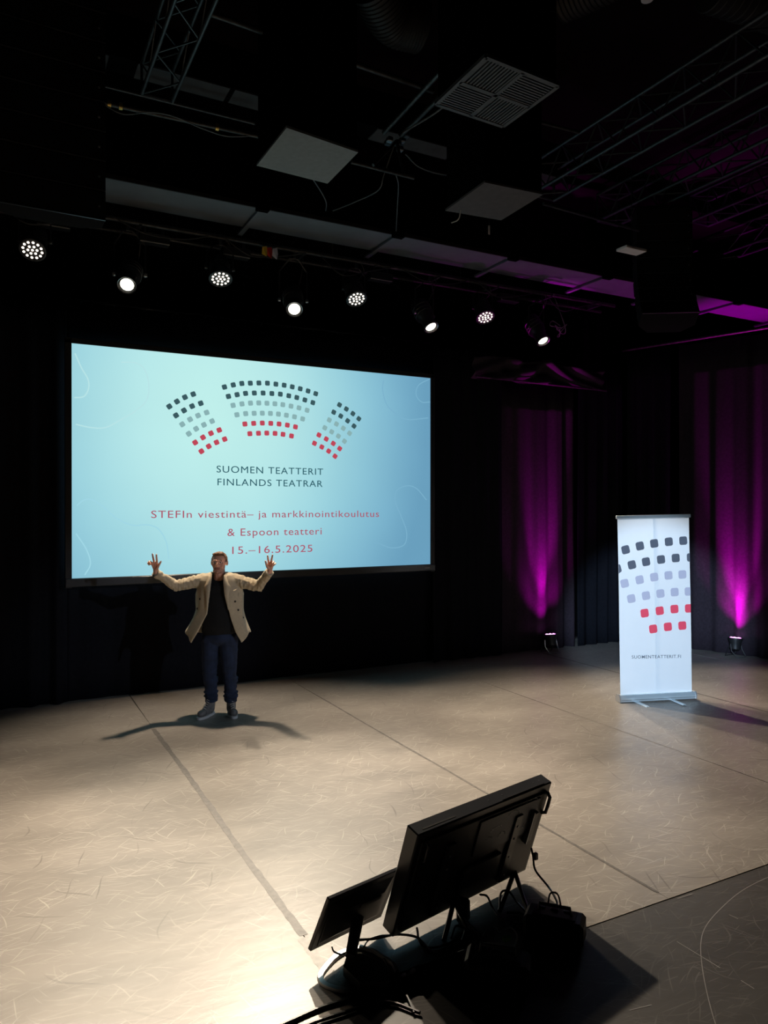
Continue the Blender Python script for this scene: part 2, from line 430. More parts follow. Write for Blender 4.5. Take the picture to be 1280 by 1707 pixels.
p = pipe_thing('curtain_rail', (9.34, 9.10, 4.88), (10.75, 4.80, 4.88), .022, 'pipe', 'slanted curtain rail catching magenta light at the top of the right side curtain')
p = pipe_thing('curtain_rail', (-3.0, 9.2, 4.62), (5.6, 9.2, 4.62), .02, 'truss', 'long dark rail carrying the backdrop cloth above the projected slide')
for k in range(17):
    x = -.2 + k*.36
    MB().box(x-.008, x+.008, 9.165, 9.185, 4.56, 4.61, Matrix.Translation((3.0, -9.2, -4.62))).build('hook', M['fixm'], p)

# ================================================================= SCREEN
SY = 8.95
scr = thing('projection_screen', (0.757, SY, 1.43), 'large wide screen showing a pale blue theatre slide behind the man', 'screen')
def S(u, v, d=0):  # pixel -> local on screen
    p = onY(u, v, SY); return Vector((p.x-.757, -d, p.z-1.43))
SW, SH = 4.705, 2.64
def slide_mat():
    m = bpy.data.materials.new('slide_light'); m.use_nodes = True; nt = m.node_tree
    nt.nodes.remove(nt.nodes['Principled BSDF']); N, L = nt.nodes.new, nt.links.new
    e = N('ShaderNodeEmission'); tc = N('ShaderNodeTexCoord')
    def blob(cx, cz, rx, rz):
        mp = N('ShaderNodeVectorMath'); mp.operation = 'SUBTRACT'; mp.inputs[1].default_value = (cx, 0, cz); L(tc.outputs['Object'], mp.inputs[0])
        q = N('ShaderNodeVectorMath'); q.operation = 'MULTIPLY'; q.inputs[1].default_value = (1/rx, 0, 1/rz); L(mp.outputs[0], q.inputs[0])
        ln = N('ShaderNodeVectorMath'); ln.operation = 'LENGTH'; L(q.outputs[0], ln.inputs[0]); return ln.outputs['Value']
    r = N('ShaderNodeValToRGB'); cr = r.color_ramp; cr.interpolation = 'B_SPLINE'
    cr.elements[0].position = 0; cr.elements[0].color = (*lin(195, 243, 238), 1)
    cr.elements[1].position = 1; cr.elements[1].color = (*lin(100, 153, 185), 1)
    for p, c_ in ((.30, (184, 232, 233)), (.55, (155, 211, 223)), (.78, (128, 184, 208))):
        k = cr.elements.new(p); k.color = (*lin(*c_), 1)
    L(blob(1.6, 2.0, 3.05, 4.0), r.inputs['Fac'])
    # faint slide waviness
    n = N('ShaderNodeTexNoise'); n.inputs['Scale'].default_value = .8; L(tc.outputs['Object'], n.inputs['Vector'])
    mr = N('ShaderNodeMapRange'); mr.inputs['To Min'].default_value = .94; mr.inputs['To Max'].default_value = 1.06; L(n.outputs['Fac'], mr.inputs['Value'])
    L(r.outputs['Color'], e.inputs[0]); L(mr.outputs[0], e.inputs[1]); L(e.outputs[0], nt.nodes['Material Output'].inputs[0])
    return m
M['slide'] = slide_mat()
MB().box(0, SW, 0, .03, 0, SH).build('screen_surface', M['slide'], scr)
fr = MB(); fr.box(-.07, 0, -.012, .05, -.11, SH+.05, bev=.004); fr.box(SW, SW+.07, -.012, .05, -.11, SH+.05, bev=.004)
fr.box(-.07, SW+.07, -.012, .05, SH, SH+.06, bev=.004); fr.build('frame', M['black_paint'], scr)
b_ = MB().box(-.07, SW+.07, -.03, .05, -.095, 0, bev=.01).build('bottom_bar', M['plastic'], scr)
MB().box(4.60, 4.68, -.0325, -.03, -.055, -.045).build('maker_mark', M['tape'], b_)
M['sl_dark'] = emis('slide_dark', lin(58, 88, 94), 1); M['sl_grey'] = emis('slide_grey', lin(137, 176, 178), 1)
M['sl_red'] = emis('slide_red', lin(190, 70, 88), 1); M['sl_line'] = emis('slide_pale', lin(190, 235, 238), .93); M['sl_line3'] = emis('slide_pale_low', lin(160, 214, 228), 1)
M['sl_text'] = emis('slide_text', lin(38, 88, 100), 1); M['sl_rtext'] = emis('slide_red_text', lin(172, 84, 104), 1)
def rsq(mb, c, s, ang, asp=1, d=.004, y=0):
    """rounded square plate, local x/z plane"""
    pts = []; r = s*.24; h = s/2-r
    for k, (sx, sz) in enumerate(((1, 1), (-1, 1), (-1, -1), (1, -1))):
        for j in range(4):
            a = PI/2*k + PI/2*j/3; pts.append((sx*h + r*math.cos(a), sz*h + r*math.sin(a)))
    o = []
    for x, z in pts:
        o.append((c[0] + x*math.cos(ang)-z*math.sin(ang), c[1] + x*math.sin(ang)+z*math.cos(ang)))
    n = len(o); vs = [(x, y-d, z) for x, z in o] + [(x, y, z) for x, z in o]
    fs = [tuple(range(n))] + [(i, i+n, (i+1) % n+n, (i+1) % n) for i in range(n)]
    mb._add(vs, fs)
K = .265625
cen = {'sl_dark': [[(374.2, 645.3), (388.8, 641.8), (403.1, 639.4), (417.2, 638.9), (431.5, 638.6), (445.7, 638.9), (459.8, 640.5), (473.6, 642.3), (487.1, 645), (500.4, 648.2), (513.4, 651.9), (526.2, 656.4)],
                   [(380.8, 660.9), (395.2, 658), (409.3, 655.9), (423.9, 655.3), (438.5, 655.3), (453.1, 656.1), (467.2, 657.2), (481.3, 659.9), (494.6, 662.8), (508.1, 666.8), (521.4, 671.3)]],
       'sl_grey': [[(388.5, 675.8), (403.3, 673.4), (417.5, 672.1), (431.3, 671.8), (444.9, 672.3), (458.2, 673.2), (471.4, 674.7), (485, 677.1), (498.3, 680), (511.8, 684)],
                   [(394.9, 691.5), (409.5, 689.6), (423.6, 689.1), (437.2, 688.9), (450.7, 689.3), (464, 690.4), (477.3, 692.3), (490.8, 694.9), (504.4, 698.4)]],
       'sl_red': [[(408.2, 706.9), (422.8, 705.8), (437.2, 705.3), (451.3, 705.8), (465.1, 706.9), (478.9, 708.7), (492.4, 711.7)],
                  [(416.4, 723), (430.8, 722.3), (444.6, 722), (458.4, 722.5), (471.7, 724.1), (485.8, 726.8)]]}
lf = [[(624, 433), (667, 459), (708, 488), (745, 520)], [(588, 479), (632, 503), (675, 533), (715, 566)], [(560, 528), (605, 553), (648, 580), (687, 611)], [(532, 577), (575, 602), (617, 629), (655, 661)], [(495, 622), (541, 647), (585, 675), (625, 707)], [(467, 674), (513, 697), (556, 723), (596, 755)]]
rt = [[(611, 443), (659, 412), (709, 385), (761, 366)], [(653, 499), (703, 468), (754, 441), (808, 423)], [(692, 555), (741, 524), (791, 500), (845, 481)], [(733, 614), (779, 583), (828, 558), (879, 535)], [(773, 669), (822, 637), (872, 611), (924, 591)], [(812, 724), (858, 693), (907, 668), (958, 648)]]
for i, key in enumerate(('sl_dark', 'sl_dark', 'sl_grey', 'sl_grey', 'sl_red', 'sl_red')):
    cen[key].append([(400+x*K, 560+y*K) for x, y in lf[i]]); cen[key].append([(120+x*K, 560+y*K) for x, y in rt[i]])
for key, rows_ in cen.items():
    for row in rows_:
        P = [S(*p) for p in row]
        for i, p in enumerate(P):
            a = P[max(0, i-1)]; b = P[min(len(P)-1, i+1)]
            mb = MB(); rsq(mb, (p.x, p.z), .062, math.atan2(b.z-a.z, b.x-a.x))
            mb.build('seat_square', M[key], scr)
def text(body, m, parent, x0, x1, zb, y, hgt=None, shear=0, off=0, name='lettering', x_rot=PI/2):
    cu = bpy.data.curves.new(name, 'FONT'); cu.body = body; cu.size = 1; cu.offset = off; cu.extrude = .004; cu.space_character = 1.12
    cu.resolution_u = 4
    t = bpy.data.objects.new(name, cu)
    me = evaluated_mesh(t); bpy.data.objects.remove(t)
    xs = [v.co.x for v in me.vertices]; mn, mxx = min(xs), max(xs); sx = (x1-x0)/(mxx-mn)
    sy = sx if hgt is None else hgt/.729        # cap height of the built-in face
    for v in me.vertices:
        X = x0 + (v.co.x-mn)*sx; Y = v.co.y*sy; v.co = (X, y - max(v.co.z, 0)*.5, zb + Y + shear*(X-x0))
    me.materials.append(m); o = bpy.data.objects.new(name, me); COL.objects.link(o); o.parent = parent; return o
def slide_text(body, m, ul, ur, vbl, vbr, vtl):
    a, b, t = S(ul, vbl), S(ur, vbr), S(ul, vtl)
    text(body, M[m], scr, a.x, b.x, a.z, -.001, hgt=t.z-a.z)
slide_text('SUOMEN TEATTERIT', 'sl_text', 361, 538.5, 787.5, 790.5, 775.5)
slide_text('FINLANDS TEATRAR', 'sl_text', 362.5, 537.5, 809, 810, 797)
slide_text('STEFIn viestintä– ja markkinointikoulutus', 'sl_rtext', 252, 631.5, 863.5, 860, 850.5)
slide_text('& Espoon teatteri', 'sl_rtext', 379, 536, 893.5, 889.5, 880.5)
slide_text('15.–16.5.2025', 'sl_rtext', 387, 520.5, 923.5, 919.5, 910.5)
def slide_line(pts, m='sl_line', r=.007):
    P = crv([S(*p, .001) for p in pts], 10)
    vs = []; fs = []
    for i, p in enumerate(P):
        a = P[max(0, i-1)]; b = P[min(len(P)-1, i+1)]; d = (b-a).normalized(); q = Vector((-d.z, 0, d.x))*r
        vs += [p-q, p+q]
    for i in range(len(P)-1): fs.append((2*i, 2*i+2, 2*i+3, 2*i+1))
    MB()._add(vs, fs).build('slide_line', M[m], scr)
q = lambda L_: [(120+x*K, 560+y*K) for x, y in L_]
slide_line(q([(20, 110), (60, 200), (100, 270), (105, 330), (75, 380), (15, 388)]))
slide_line(q([(310, 165), (400, 170), (455, 210), (482, 300), (470, 400), (400, 470), (300, 530), (210, 575), (120, 575), (25, 555)]))
slide_line(q([(30, 1065), (75, 1030), (130, 1030), (200, 1075), (280, 1145), (380, 1188), (470, 1185), (540, 1210), (590, 1290), (608, 1400)]), 'sl_line3')
slide_line(q([(25, 1240), (90, 1340), (115, 1430), (80, 1500)]), 'sl_line3')
q2 = lambda L_: [(400+x*K, 560+y*K) for x, y in L_]
M['sl_line2'] = emis('slide_pale_dim', lin(122, 176, 203), 1)
for L_ in ([(900, 280), (895, 340), (920, 430), (980, 490), (1050, 525), (1180, 515)], [(1190, 270), (1120, 310), (1105, 370), (1140, 415), (1195, 415)],
           [(1170, 1030), (1110, 960), (1050, 940), (985, 970), (975, 1040), (1010, 1130), (1045, 1230), (1030, 1310), (950, 1330), (860, 1300), (835, 1320)]):
    slide_line(q2(L_), 'sl_line2')

# ================================================================= BANNER
BL = onZ(1033, 1171); BR = onZ(1155.5, 1167)
bx = (BR-BL); BW = bx.length; yaw = math.atan2(bx.y, bx.x)
ban = thing('roll_up_banner', BL, 'white roll-up banner stand printed with grey and red squares', 'banner', rot=(0, math.radians(-1.1), yaw))
banner_top = 2.125
def ban_mat():
    m = mat('banner_fabric', (.80, .83, .86), .55, var=.01)
    b = m.node_tree.nodes['Principled BSDF']; nt = m.node_tree
    tr = nt.nodes.new('ShaderNodeBsdfTranslucent'); tr.inputs[0].default_value = (.70, .80, .92, 1)
    mx = nt.nodes.new('ShaderNodeMixShader'); mx.inputs[0].default_value = .25
    nt.links.new(b.outputs[0], mx.inputs[1]); nt.links.new(tr.outputs[0], mx.inputs[2]); nt.links.new(mx.outputs[0], nt.nodes['Material Output'].inputs[0])
    return m
M['fabric'] = ban_mat()
M['b_dark'] = mat('print_grey', (.11, .115, .14), .5, var=.02); M['b_lite'] = mat('print_lilac', (.52, .48, .56), .5, var=.02)
M['b_red'] = mat('print_red', (.90, .075, .12), .5, var=.02); M['b_text'] = mat('print_text', (.14, .16, .19), .5)
def Bp(u, v):   # pixel onto the banner plane, in its own axes
    r = ray(u, v); nrm = Vector((math.sin(yaw), -math.cos(yaw), 0)); t = (BL.dot(nrm) - Vector((0, 0, H)).dot(nrm)) / r.dot(nrm)
    P = Vector((0, 0, H)) + r*t - BL; x = P.x*math.cos(yaw)+P.y*math.sin(yaw); z = P.z
    c, s = math.cos(math.radians(1.1)), math.sin(math.radians(1.1))
    return (x*c + z*s, -x*s + z*c)
base = MB(); base.hull([(-.015, y, z) for y, z in ((-.05, .012), (-.05, .055), (-.03, .085), (.03, .085), (.05, .055), (.05, .012))] + [(BW+.015, y, z) for y, z in ((-.05, .012), (-.05, .055), (-.03, .085), (.03, .085), (.05, .055), (.05, .012))])
bo = base.build('base_housing', M['alu'], ban)
for x in (-.022, BW+.006): MB().hull([(X, y, z) for X in (x, x+.016) for y, z in ((-.055, .008), (-.055, .06), (-.03, .092), (.03, .092), (.055, .06), (.055, .008))]).build('end_cap', M['silver'], bo)
MB().box(.0, BW, -.053, -.05, .03, .034).build('housing_groove', M['fixm'], bo)
for x in (.16, BW-.30):
    MB().hull([(x, .0, .0), (x+.045, .0, .0), (x+.075, -.26, .0), (x+.035, -.26, .0), (x, .0, .012), (x+.045, .0, .012), (x+.07, -.25, .008), (x+.04, -.25, .008)]).build('foot', M['alu'], ban)
mb = MB(); nx, nz = 8, 24; vs = []; fs = []
for j in range(nz+1):
    for i in range(nx+1):
        z = .083 + (banner_top-.10-.0)*j/nz; x = .012 + (BW-.024)*i/nx; vs.append((x, .004*math.sin(z*3.2+x*2), z))
for j in range(nz):
    for i in range(nx):
        a = j*(nx+1)+i; fs.append((a, a+1, a+nx+2, a+nx+1))
mb._add(vs, fs); pan = mb.build('banner_sheet', M['fabric'], ban, smooth=True)
autosmooth(MB().box(-.005, BW+.005, -.014, .014, banner_top-.03, banner_top+.01, bev=.006).build('top_rail', M['alu'], ban))
autosmooth(MB().tube((BW/2, .035, .04), (BW/2, .03, banner_top-.01), .009).build('support_pole', M['alu'], ban))
rowsB = [('b_dark', [(190, 343), (297, 315), (404, 296), (513, 283), (621, 275)]), ('b_dark', [(127, 487), (237, 456), (343, 433), (455, 416), (565, 405), (678, 400)]),
         ('b_lite', [(183, 595), (295, 568), (404, 548), (511, 535), (615, 528)]), ('b_lite', [(233, 709), (343, 687), (451, 671), (557, 660), (662, 655)]),
         ('b_red', [(333, 818), (446, 800), (556, 787), (664, 782)]), ('b_red', [(397, 936), (507, 920), (615, 911)])]
KB = .22258
for key, row in rowsB:
    P = [Bp(1000+x*KB, 840+y*KB) for x, y in row]
    for i, p in enumerate(P):
        a = P[max(0, i-1)]; b = P[min(len(P)-1, i+1)]; mb = MB(); s_ = .096
        rsq(mb, p, s_, math.atan2(b[1]-a[1], b[0]-a[0]), d=.0015, y=-.006)
        xl, xr = .013, BW-.013       # printed squares are cut by the sheet's edge
        mb.v = [(min(max(v[0], xl), xr), v[1], v[2]) for v in mb.v]
        mb.build('printed_square', M[key], pan)
a = Bp(1000+237*KB, 840+1158*KB); b = Bp(1000+604*KB, 840+1153*KB); t = Bp(1000+237*KB, 840+1133*KB)
text('SUOMENTEATTERIT.FI', M['b_text'], pan, a[0], b[0], a[1], -.0065, hgt=(t[1]-a[1])*1.0, shear=(b[1]-a[1])/(b[0]-a[0]), off=.003)

# ================================================================= STAGE LAMPS ON THE RIG
RIGP = 5.40
rig = thing('lighting_bar', (-2.9, RIG_Y, RIGP), 'long scuffed steel lighting bar carrying the eight stage lamps', 'lighting bar')
autosmooth(MB().tube((0, 0, 0), (11.5, 0, 0), .026).build('tube', M['pipe'], rig))
autosmooth(MB().tube((0, .3, -.02), (11.5, .3, -.02), .024).build('tube', M['pipe'], rig))
for k in range(12): MB().box(.4+k*.98, .43+k*.98, -.02, .32, -.035, .02).build('spreader', M['truss'], rig)
for k in range(6): autosmooth(MB().tube((.8+k*2.0, .29, 0), (.8+k*2.0, .29, ZC-RIGP), .006, 6).build('hanging_wire', M['pipe'], rig))
for k in range(9):
    x0 = .5+k*1.2; autosmooth(MB().path(crv([(x0, -.02, -.02), (x0+.3, -.03, -.12-.05*(k % 3)), (x0+.7, .0, -.10), (x0+1.0, -.02, -.02)], 8), .007, 6).build('cable', M['cable'], rig))
where = ['leftmost LED stage lamp, above the curtain left of the slide', 'leftmost round-lens spotlight, above the top left corner of the slide',
         'LED stage lamp above the left seat blocks of the slide', 'round-lens spotlight above the middle of the slide',
         'LED stage lamp third from left, between two round-lens spotlights', 'tilted round-lens spotlight above the top right corner of the slide',
         'rightmost LED stage lamp, between the two tilted spotlights', 'rightmost round-lens spotlight, above the magenta valance']
def cyl_m(d, loc):     # matrix with local -Z... local Z along d
    return Matrix.Translation(loc) @ Vector(d).to_track_quat('Z', 'Y').to_matrix().to_4x4()
for i, (kind, x, LZ, aim, pw, cone, bl) in enumerate(LAMPS):
    P = Vector((x, RIG_Y, LZ)); d = (Vector(aim)-P).normalized()
    t = thing('led_stage_lamp' if kind == 'par' else 'stage_spotlight', P, where[i], 'stage lamp')
    piv = -d*.16 if kind == 'par' else -d*.24
    Mx = cyl_m(d, (0, 0, 0))
    if kind == 'par':
        R = .13
        autosmooth(MB().lathe([(.05, -.30), (.10, -.29), (.115, -.22), (.115, -.10), (R, -.07), (R+.006, .005), (R-.006, .008), (R-.006, -.004), (.01, -.004)], 28, Mx).build('housing', M['fix'], t))
        for kk in range(5): MB().lathe([(.112, -.2+kk*.022), (.121, -.2+kk*.022), (.121, -.192+kk*.022), (.112, -.192+kk*.022)], 24, Mx).build('cooling_fin', M['fix'], t)
        spots = [(0, 0)] + [(.045*math.cos(a*PI/3), .045*math.sin(a*PI/3)) for a in range(6)] + [(.092*math.cos(a*PI/6+.26), .092*math.sin(a*PI/6+.26)) for a in range(12)]
        for sx, sy in spots:
            MB().ball((sx, sy, 0), .0135, .0135, .007, 10, 6, Mx).build('led_lens', M['led_white'], t, smooth=True)
        yw, yr = .155, .15
    else:
        autosmooth(MB().lathe([(.04, -.46), (.11, -.45), (.125, -.40), (.125, -.20), (.105, -.17), (.092, -.12), (.092, .0), (.098, .012), (.086, .012), (.086, -.01), (.01, -.012)], 28, Mx).build('housing', M['fix'], t))
        autosmooth(MB().lathe([(.097, -.006), (.103, .006), (.100, .016), (.094, .012)], 28, Mx, caps=False).build('lens_rim', M['fixm'], t))
        MB().ball((0, 0, -.008), .074, .074, .018, 24, 8, Mx).build('lens', M['lamp_white'], t, smooth=True)
        for zz in (-.36, -.30, -.24): MB().lathe([(.122, zz), (.132, zz+.005), (.132, zz+.015), (.122, zz+.02)], 24, Mx).build('cooling_fin', M['fix'], t)
        yw, yr = .17, .16
    side = d.cross(Vector((0, 0, 1))).normalized()
    topz = RIGP - LZ - .09; c_ = piv
    A, B = c_ + side*yw, c_ - side*yw
    hub = Vector((c_.x*.3, c_.y*.3, topz))
    autosmooth(MB().path([A, A+Vector((0, 0, max(.1, (topz-A.z)*.75))), hub+side*.05, hub-side*.05, B+Vector((0, 0, max(.1, (topz-B.z)*.75))), B], .010, 6).build('yoke', M['fix'], t))
    for q_ in (A, B): autosmooth(MB().lathe([(.022, -.015), (.026, 0), (.02, .02)], 12, cyl_m(side if q_ is A else -side, q_)).build('tilt_knob', M['fixm'] if kind == 'fresnel' else M['fix'], t))
    MB().box(hub.x-.02, hub.x+.02, hub.y-.03, .03, topz-.01, topz+.12, bev=.006).build('clamp', M['truss'], t)
    autosmooth(MB().path(crv([c_, c_+Vector((.10, .1, .16)), hub+Vector((.14, .05, .0)), hub+Vector((.05, .0, .12))], 8), .006, 6).build('cable', M['cable'], t))
# second small gear between lamps
for k, x in enumerate((.55, 1.6, 2.55, 4.5, 6.6)):
    g = thing('dimmer_box', (x, RIG_Y+.1, RIGP-.05), ['small black junction box on the lighting bar, leftmost', 'small black junction box on the lighting bar, right of the leftmost spotlight', 'small black junction box on the lighting bar, right of the second LED lamp', 'small black junction box on the lighting bar, near the middle', 'small black junction box on the lighting bar, near the rightmost spotlight'][k], 'junction box')
    MB().box(-.17, .17, -.06, .06, -.13, -.02, bev=.01).build('housing', M['fix'], g)
    MB().box(-.15, .15, -.062, -.058, -.035, -.028).build('edge_strip', M['cab_edge'], g)
    for s_ in (-.1, .1): MB().box(s_-.012, s_+.012, -.02, .02, -.03, .06).build('clamp', M['truss'], g)
# coloured gel scraps hanging from the bar
gel = thing('gel_scraps', onY(441, 424, RIG_Y-.05), 'crumpled yellow, red and white gel scraps hanging from the lighting bar', 'gel scraps')
for nm, cc, dx in (('yellow_gel', (.75, .5, .05), 0), ('red_gel', (.5, .03, .02), .06), ('white_gel', (.7, .7, .8), .13)):
    mg = mat(nm, cc, .4)
    MB().hull([(dx-.03, -.01, .08), (dx+.03, .0, .10), (dx+.045, .01, .03), (dx+.02, -.02, -.03-.02*(dx > 0)), (dx-.03, .01, .0), (dx, .02, .04)]).build(nm, mg, gel)
# tangled cable by the last lamp
tg = thing('cable_tangle', (7.28, RIG_Y-.1, 4.98), 'tangle of cable hanging beside the rightmost spotlight', 'cable')
pts = [(random.uniform(-.05, .25), random.uniform(-.08, .08), random.uniform(-.2, .08)) for _ in range(13)]
M['cable_m'] = mat('dusty_cable', (.12, .10, .12), .5)
autosmooth(MB().path(crv([(0, 0, .4)] + pts, 8), .006, 6).build('cable_loop', M['cable_m'], tg))

# ================================================================= UPLIGHTS
ulab = ['floor LED uplight glowing magenta in front of the left magenta curtain', 'floor LED uplight glowing magenta at the foot of the right side curtain',
        'floor LED uplight hidden behind the right side curtain', 'floor LED uplight outside the frame at the far left']
uaim = [(7.60, 9.28, 3.5), (10.12, 7.42, 3.5), (11.4, 8.3, 5.5), (-1.6, 8.4, 5.5)]
for i, (x, y) in enumerate(UPL):
    t = thing('floor_uplight', (x, y, .004 if x > -2.6 else 0), ulab[i], 'uplight')
    d = (Vector(uaim[i]) - Vector((x, y, .28))).normalized(); Mx = cyl_m(d, (0, 0, .27))
    autosmooth(MB().lathe([(.05, -.17), (.075, -.15), (.085, -.05), (.10, -.02), (.10, .012), (.094, .012), (.092, -.004), (.01, -.004)], 24, Mx).build('housing', M['fix'], t))
    for a in range(7):
        r_ = 0 if a == 0 else .058; MB().ball((r_*math.cos(a*PI/3), r_*math.sin(a*PI/3), .004), .024, .024, .016, 10, 6, Mx).build('led_lens', M['led_mag'], t, smooth=True)
    for s_ in (-1, 1):
        autosmooth(MB().path([(s_*.11, 0, .2), (s_*.12, -.02, .10), (s_*.10, -.10, .006), (-s_*.0, -.12, .006)], .007, 6).build('stand_leg', M['fixm'], t))
        autosmooth(MB().path([(s_*.11, 0, .2), (s_*.10, .10, .006), (0, .11, .006)], .007, 6).build('stand_leg', M['fix'], t))
    spot('uplight_beam', Vector((x, y, .27)) + d*.06, uaim[i], [1500, 1900, 1100, 70][i], MAG, [28, 32, 30, 40][i], 1, .05)
    if i < 2: spot('uplight_spill', Vector((x, y, .27)) + d*.06, uaim[i], [120, 190][i], MAG, [80, 80][i], 1, .05)

# ================================================================= OVERHEAD
# large rectangular duct above the lighting bar
DZ, DY0, DY1 = 5.62, 7.97, 8.42
DY1 = onZ(158, 333, DZ).y; DY0 = onZ(165, 293, DZ).y
duct = thing('ventilation_duct', (-3.0, DY0, DZ), 'long black duct with pale underside running across above the stage lamps', 'duct')
MB().box(0, 17.2, .0, DY1-DY0, .012, .45).build('casing', M['duct_black'], duct)
joints = [-3.0, .85, 2.66, 4.40, 6.17, 7.88, 9.3, 10.75, 12.4, 14.2]
for a, b in zip(joints, joints[1:]):
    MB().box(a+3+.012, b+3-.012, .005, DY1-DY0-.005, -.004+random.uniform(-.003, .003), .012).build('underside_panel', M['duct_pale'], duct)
MB().box(0, 17.2, -.02, .0, -.015, .03).build('flange', M['spiral'], duct)
for j in joints[1:]:
    MB().box(j+3-.03, j+3+.03, -.03, DY1-DY0+.18, -.045, -.015).build('strap', M['duct_pale'], duct)
    MB().box(j+3-.07, j+3+.07, -.10, -.02, -.06, .10).build('bracket', M['duct_black'], duct)
# second duct nearer
D2 = 6.25; y20 = onZ(230, 106, D2).y; y21 = onZ(230, 133, D2).y
duct2 = thing('ventilation_duct', (-3.0, y20, D2), 'dim grey duct higher up, crossing behind the left truss', 'duct')
MB().box(0, 9.2, 0, y21-y20, .01, .4).build('casing', M['duct_black'], duct2)
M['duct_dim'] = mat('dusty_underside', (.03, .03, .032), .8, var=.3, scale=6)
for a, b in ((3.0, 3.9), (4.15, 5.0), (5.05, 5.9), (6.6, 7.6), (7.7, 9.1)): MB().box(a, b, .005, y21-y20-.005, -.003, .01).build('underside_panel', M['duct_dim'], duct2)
# hanging diffuser boxes
def hang_box(cs, label, m, hgt, name='diffuser_box', z=5.2):
    C_ = [onZ(u, v, z) for u, v in cs]      # corners: near-left .. in ring order
    o = thing(name, (sum((c for c in C_), Vector())/4), label, 'ceiling box')
    c0 = sum((c for c in C_), Vector())/4; L_ = [c-c0 for c in C_]
    inn = [v*.97 for v in L_]
    MB().hull([(v.x, v.y, .02) for v in inn] + [(v.x, v.y, hgt) for v in inn]).build('casing', M['duct_black'], o)
    return o, L_
o, L_ = hang_box([(428, 277), (546, 307), (597, 255), (478, 214)], 'hanging black box with pale square underside above the slide', 'panel_pale', ZC-5.2)
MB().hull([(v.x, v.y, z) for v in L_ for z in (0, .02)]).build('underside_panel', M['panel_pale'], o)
o, L_ = hang_box([(742, 352), (835, 368), (905, 325), (808, 305)], 'hanging black box with brownish grey underside, right of the centre', 'panel_warm', ZC-5.2)
MB().hull([(v.x, v.y, z) for v in L_ for z in (0, .02)]).build('underside_panel', M['panel_warm'], o)
o, L_ = hang_box([(727, 175), (838, 212), (930, 145), (810, 97)], 'hanging black box with a four-quarter louvred grille underneath', 'grille', ZC-5.2)
a, b, c_, d_ = [Vector((v.x, v.y, 0)) for v in L_]
def quad_pt(s, t): return (a*(1-s)+b*s)*(1-t) + (d_*(1-s)+c_*s)*t
MB().hull([(v.x*.99, v.y*.99, z) for v in L_ for z in (.02, .03)]).build('grille_backing', M['grille_in'], o)
def bar(p, q_, w_, z0=-.005, z1=.02):
    dd = (q_-p).normalized(); nn = Vector((-dd.y, dd.x, 0))*w_/2
    return MB().hull([tuple(P + Vector((0, 0, z))) for P in (p-nn, p+nn, q_-nn, q_+nn) for z in (z0, z1)])
for p_, q_ in (((0, 0), (1, 0)), ((1, 0), (1, 1)), ((1, 1), (0, 1)), ((0, 1), (0, 0)), ((.5, 0), (.5, 1)), ((0, .5), (1, .5))):
    bar(quad_pt(*p_), quad_pt(*q_), .03).build('grille_frame', M['grille'], o)
for qs, qt, dirn in ((0, 0, 0), (.5, 0, 1), (0, .5, 1), (.5, .5, 0)):
    for k in range(11):
        e = .035 + .43*k/10
        if dirn == 0: p_, q_ = (qs+.02, qt+e), (qs+.48, qt+e)
        else: p_, q_ = (qs+e, qt+.02), (qs+e, qt+.48)
        bar(quad_pt(*p_), quad_pt(*q_), .014, 0, .015).build('slat', M['grille'], o)
# trusses
def truss(p0, p1, w_, h_, label, m='truss', nb=10, r=.02, seed=0, group=None):
    p0, p1 = Vector(p0), Vector(p1); d = (p1-p0).normalized(); sd = d.cross(Vector((0, 0, 1))).normalized(); up = Vector((0, 0, 1))
    o = thing('lighting_truss', p0, label, 'truss', group); L_ = (p1-p0).length
    C_ = [sd*w_/2, -sd*w_/2, sd*w_/2+up*h_, -sd*w_/2+up*h_]
    for c in C_: autosmooth(MB().tube(c, c+d*L_, r, 10).build('chord', M[m], o))
    st = L_/nb
    for k in range(nb):
        s0, s1 = d*(k*st), d*((k+1)*st)
        for A, B in ((C_[0], C_[1]), (C_[0], C_[2]), (C_[1], C_[3]), (C_[2], C_[3])):
            P, Q = (A+s0, B+s1) if k % 2 else (B+s0, A+s1)
            MB().tube(P, Q, r*.42, 6).build('brace', M[m], o)
    for e in (d*0, d*L_):
        for A, B in ((0, 1), (1, 3), (3, 2), (2, 0)): MB().tube(C_[A]+e, C_[B]+e, r*.7, 6).build('end_bar', M[m], o)
    return o
def truss_px(pa, pb, z, **kw):
    return truss(onZ(*pa, z), onZ(*pb, z), **kw)
zt = 5.95
a1, a2 = onZ(327, 0, zt), onZ(266, 165, zt)
truss((a1.x, 1.5, zt), (a1.x, a2.y, zt), .27, .27, 'lighting truss with bluish edges running away at the upper left', nb=16, r=.018)
M['truss_b'] = M['truss']
# right-hand trusses, all running away from the camera
ends = [((1280, 105), (912, 332), 6.0, 'lowest near lighting truss at upper right, largest of the right-hand trusses'),
        ((1280, 250), (1008, 372), 6.2, 'second lighting truss at the right, behind the largest one'),
        ((1280, 330), (1160, 372), 6.3, 'third lighting truss at the right edge, behind the hanging speakers')]
for (p_, q_, z, lb) in ends:
    A, B = onZ(*p_, z), onZ(*q_, z); x = (A.x+B.x)/2; 
    truss((x, max(A.y-2.0, .5), z), (x, B.y, z), .36, .36, lb, nb=18, r=.022)
truss((10.6, 2, 6.35), (10.6, 9.3, 6.35), .36, .36, 'far lighting truss at the right edge tinged magenta', nb=16, r=.022)
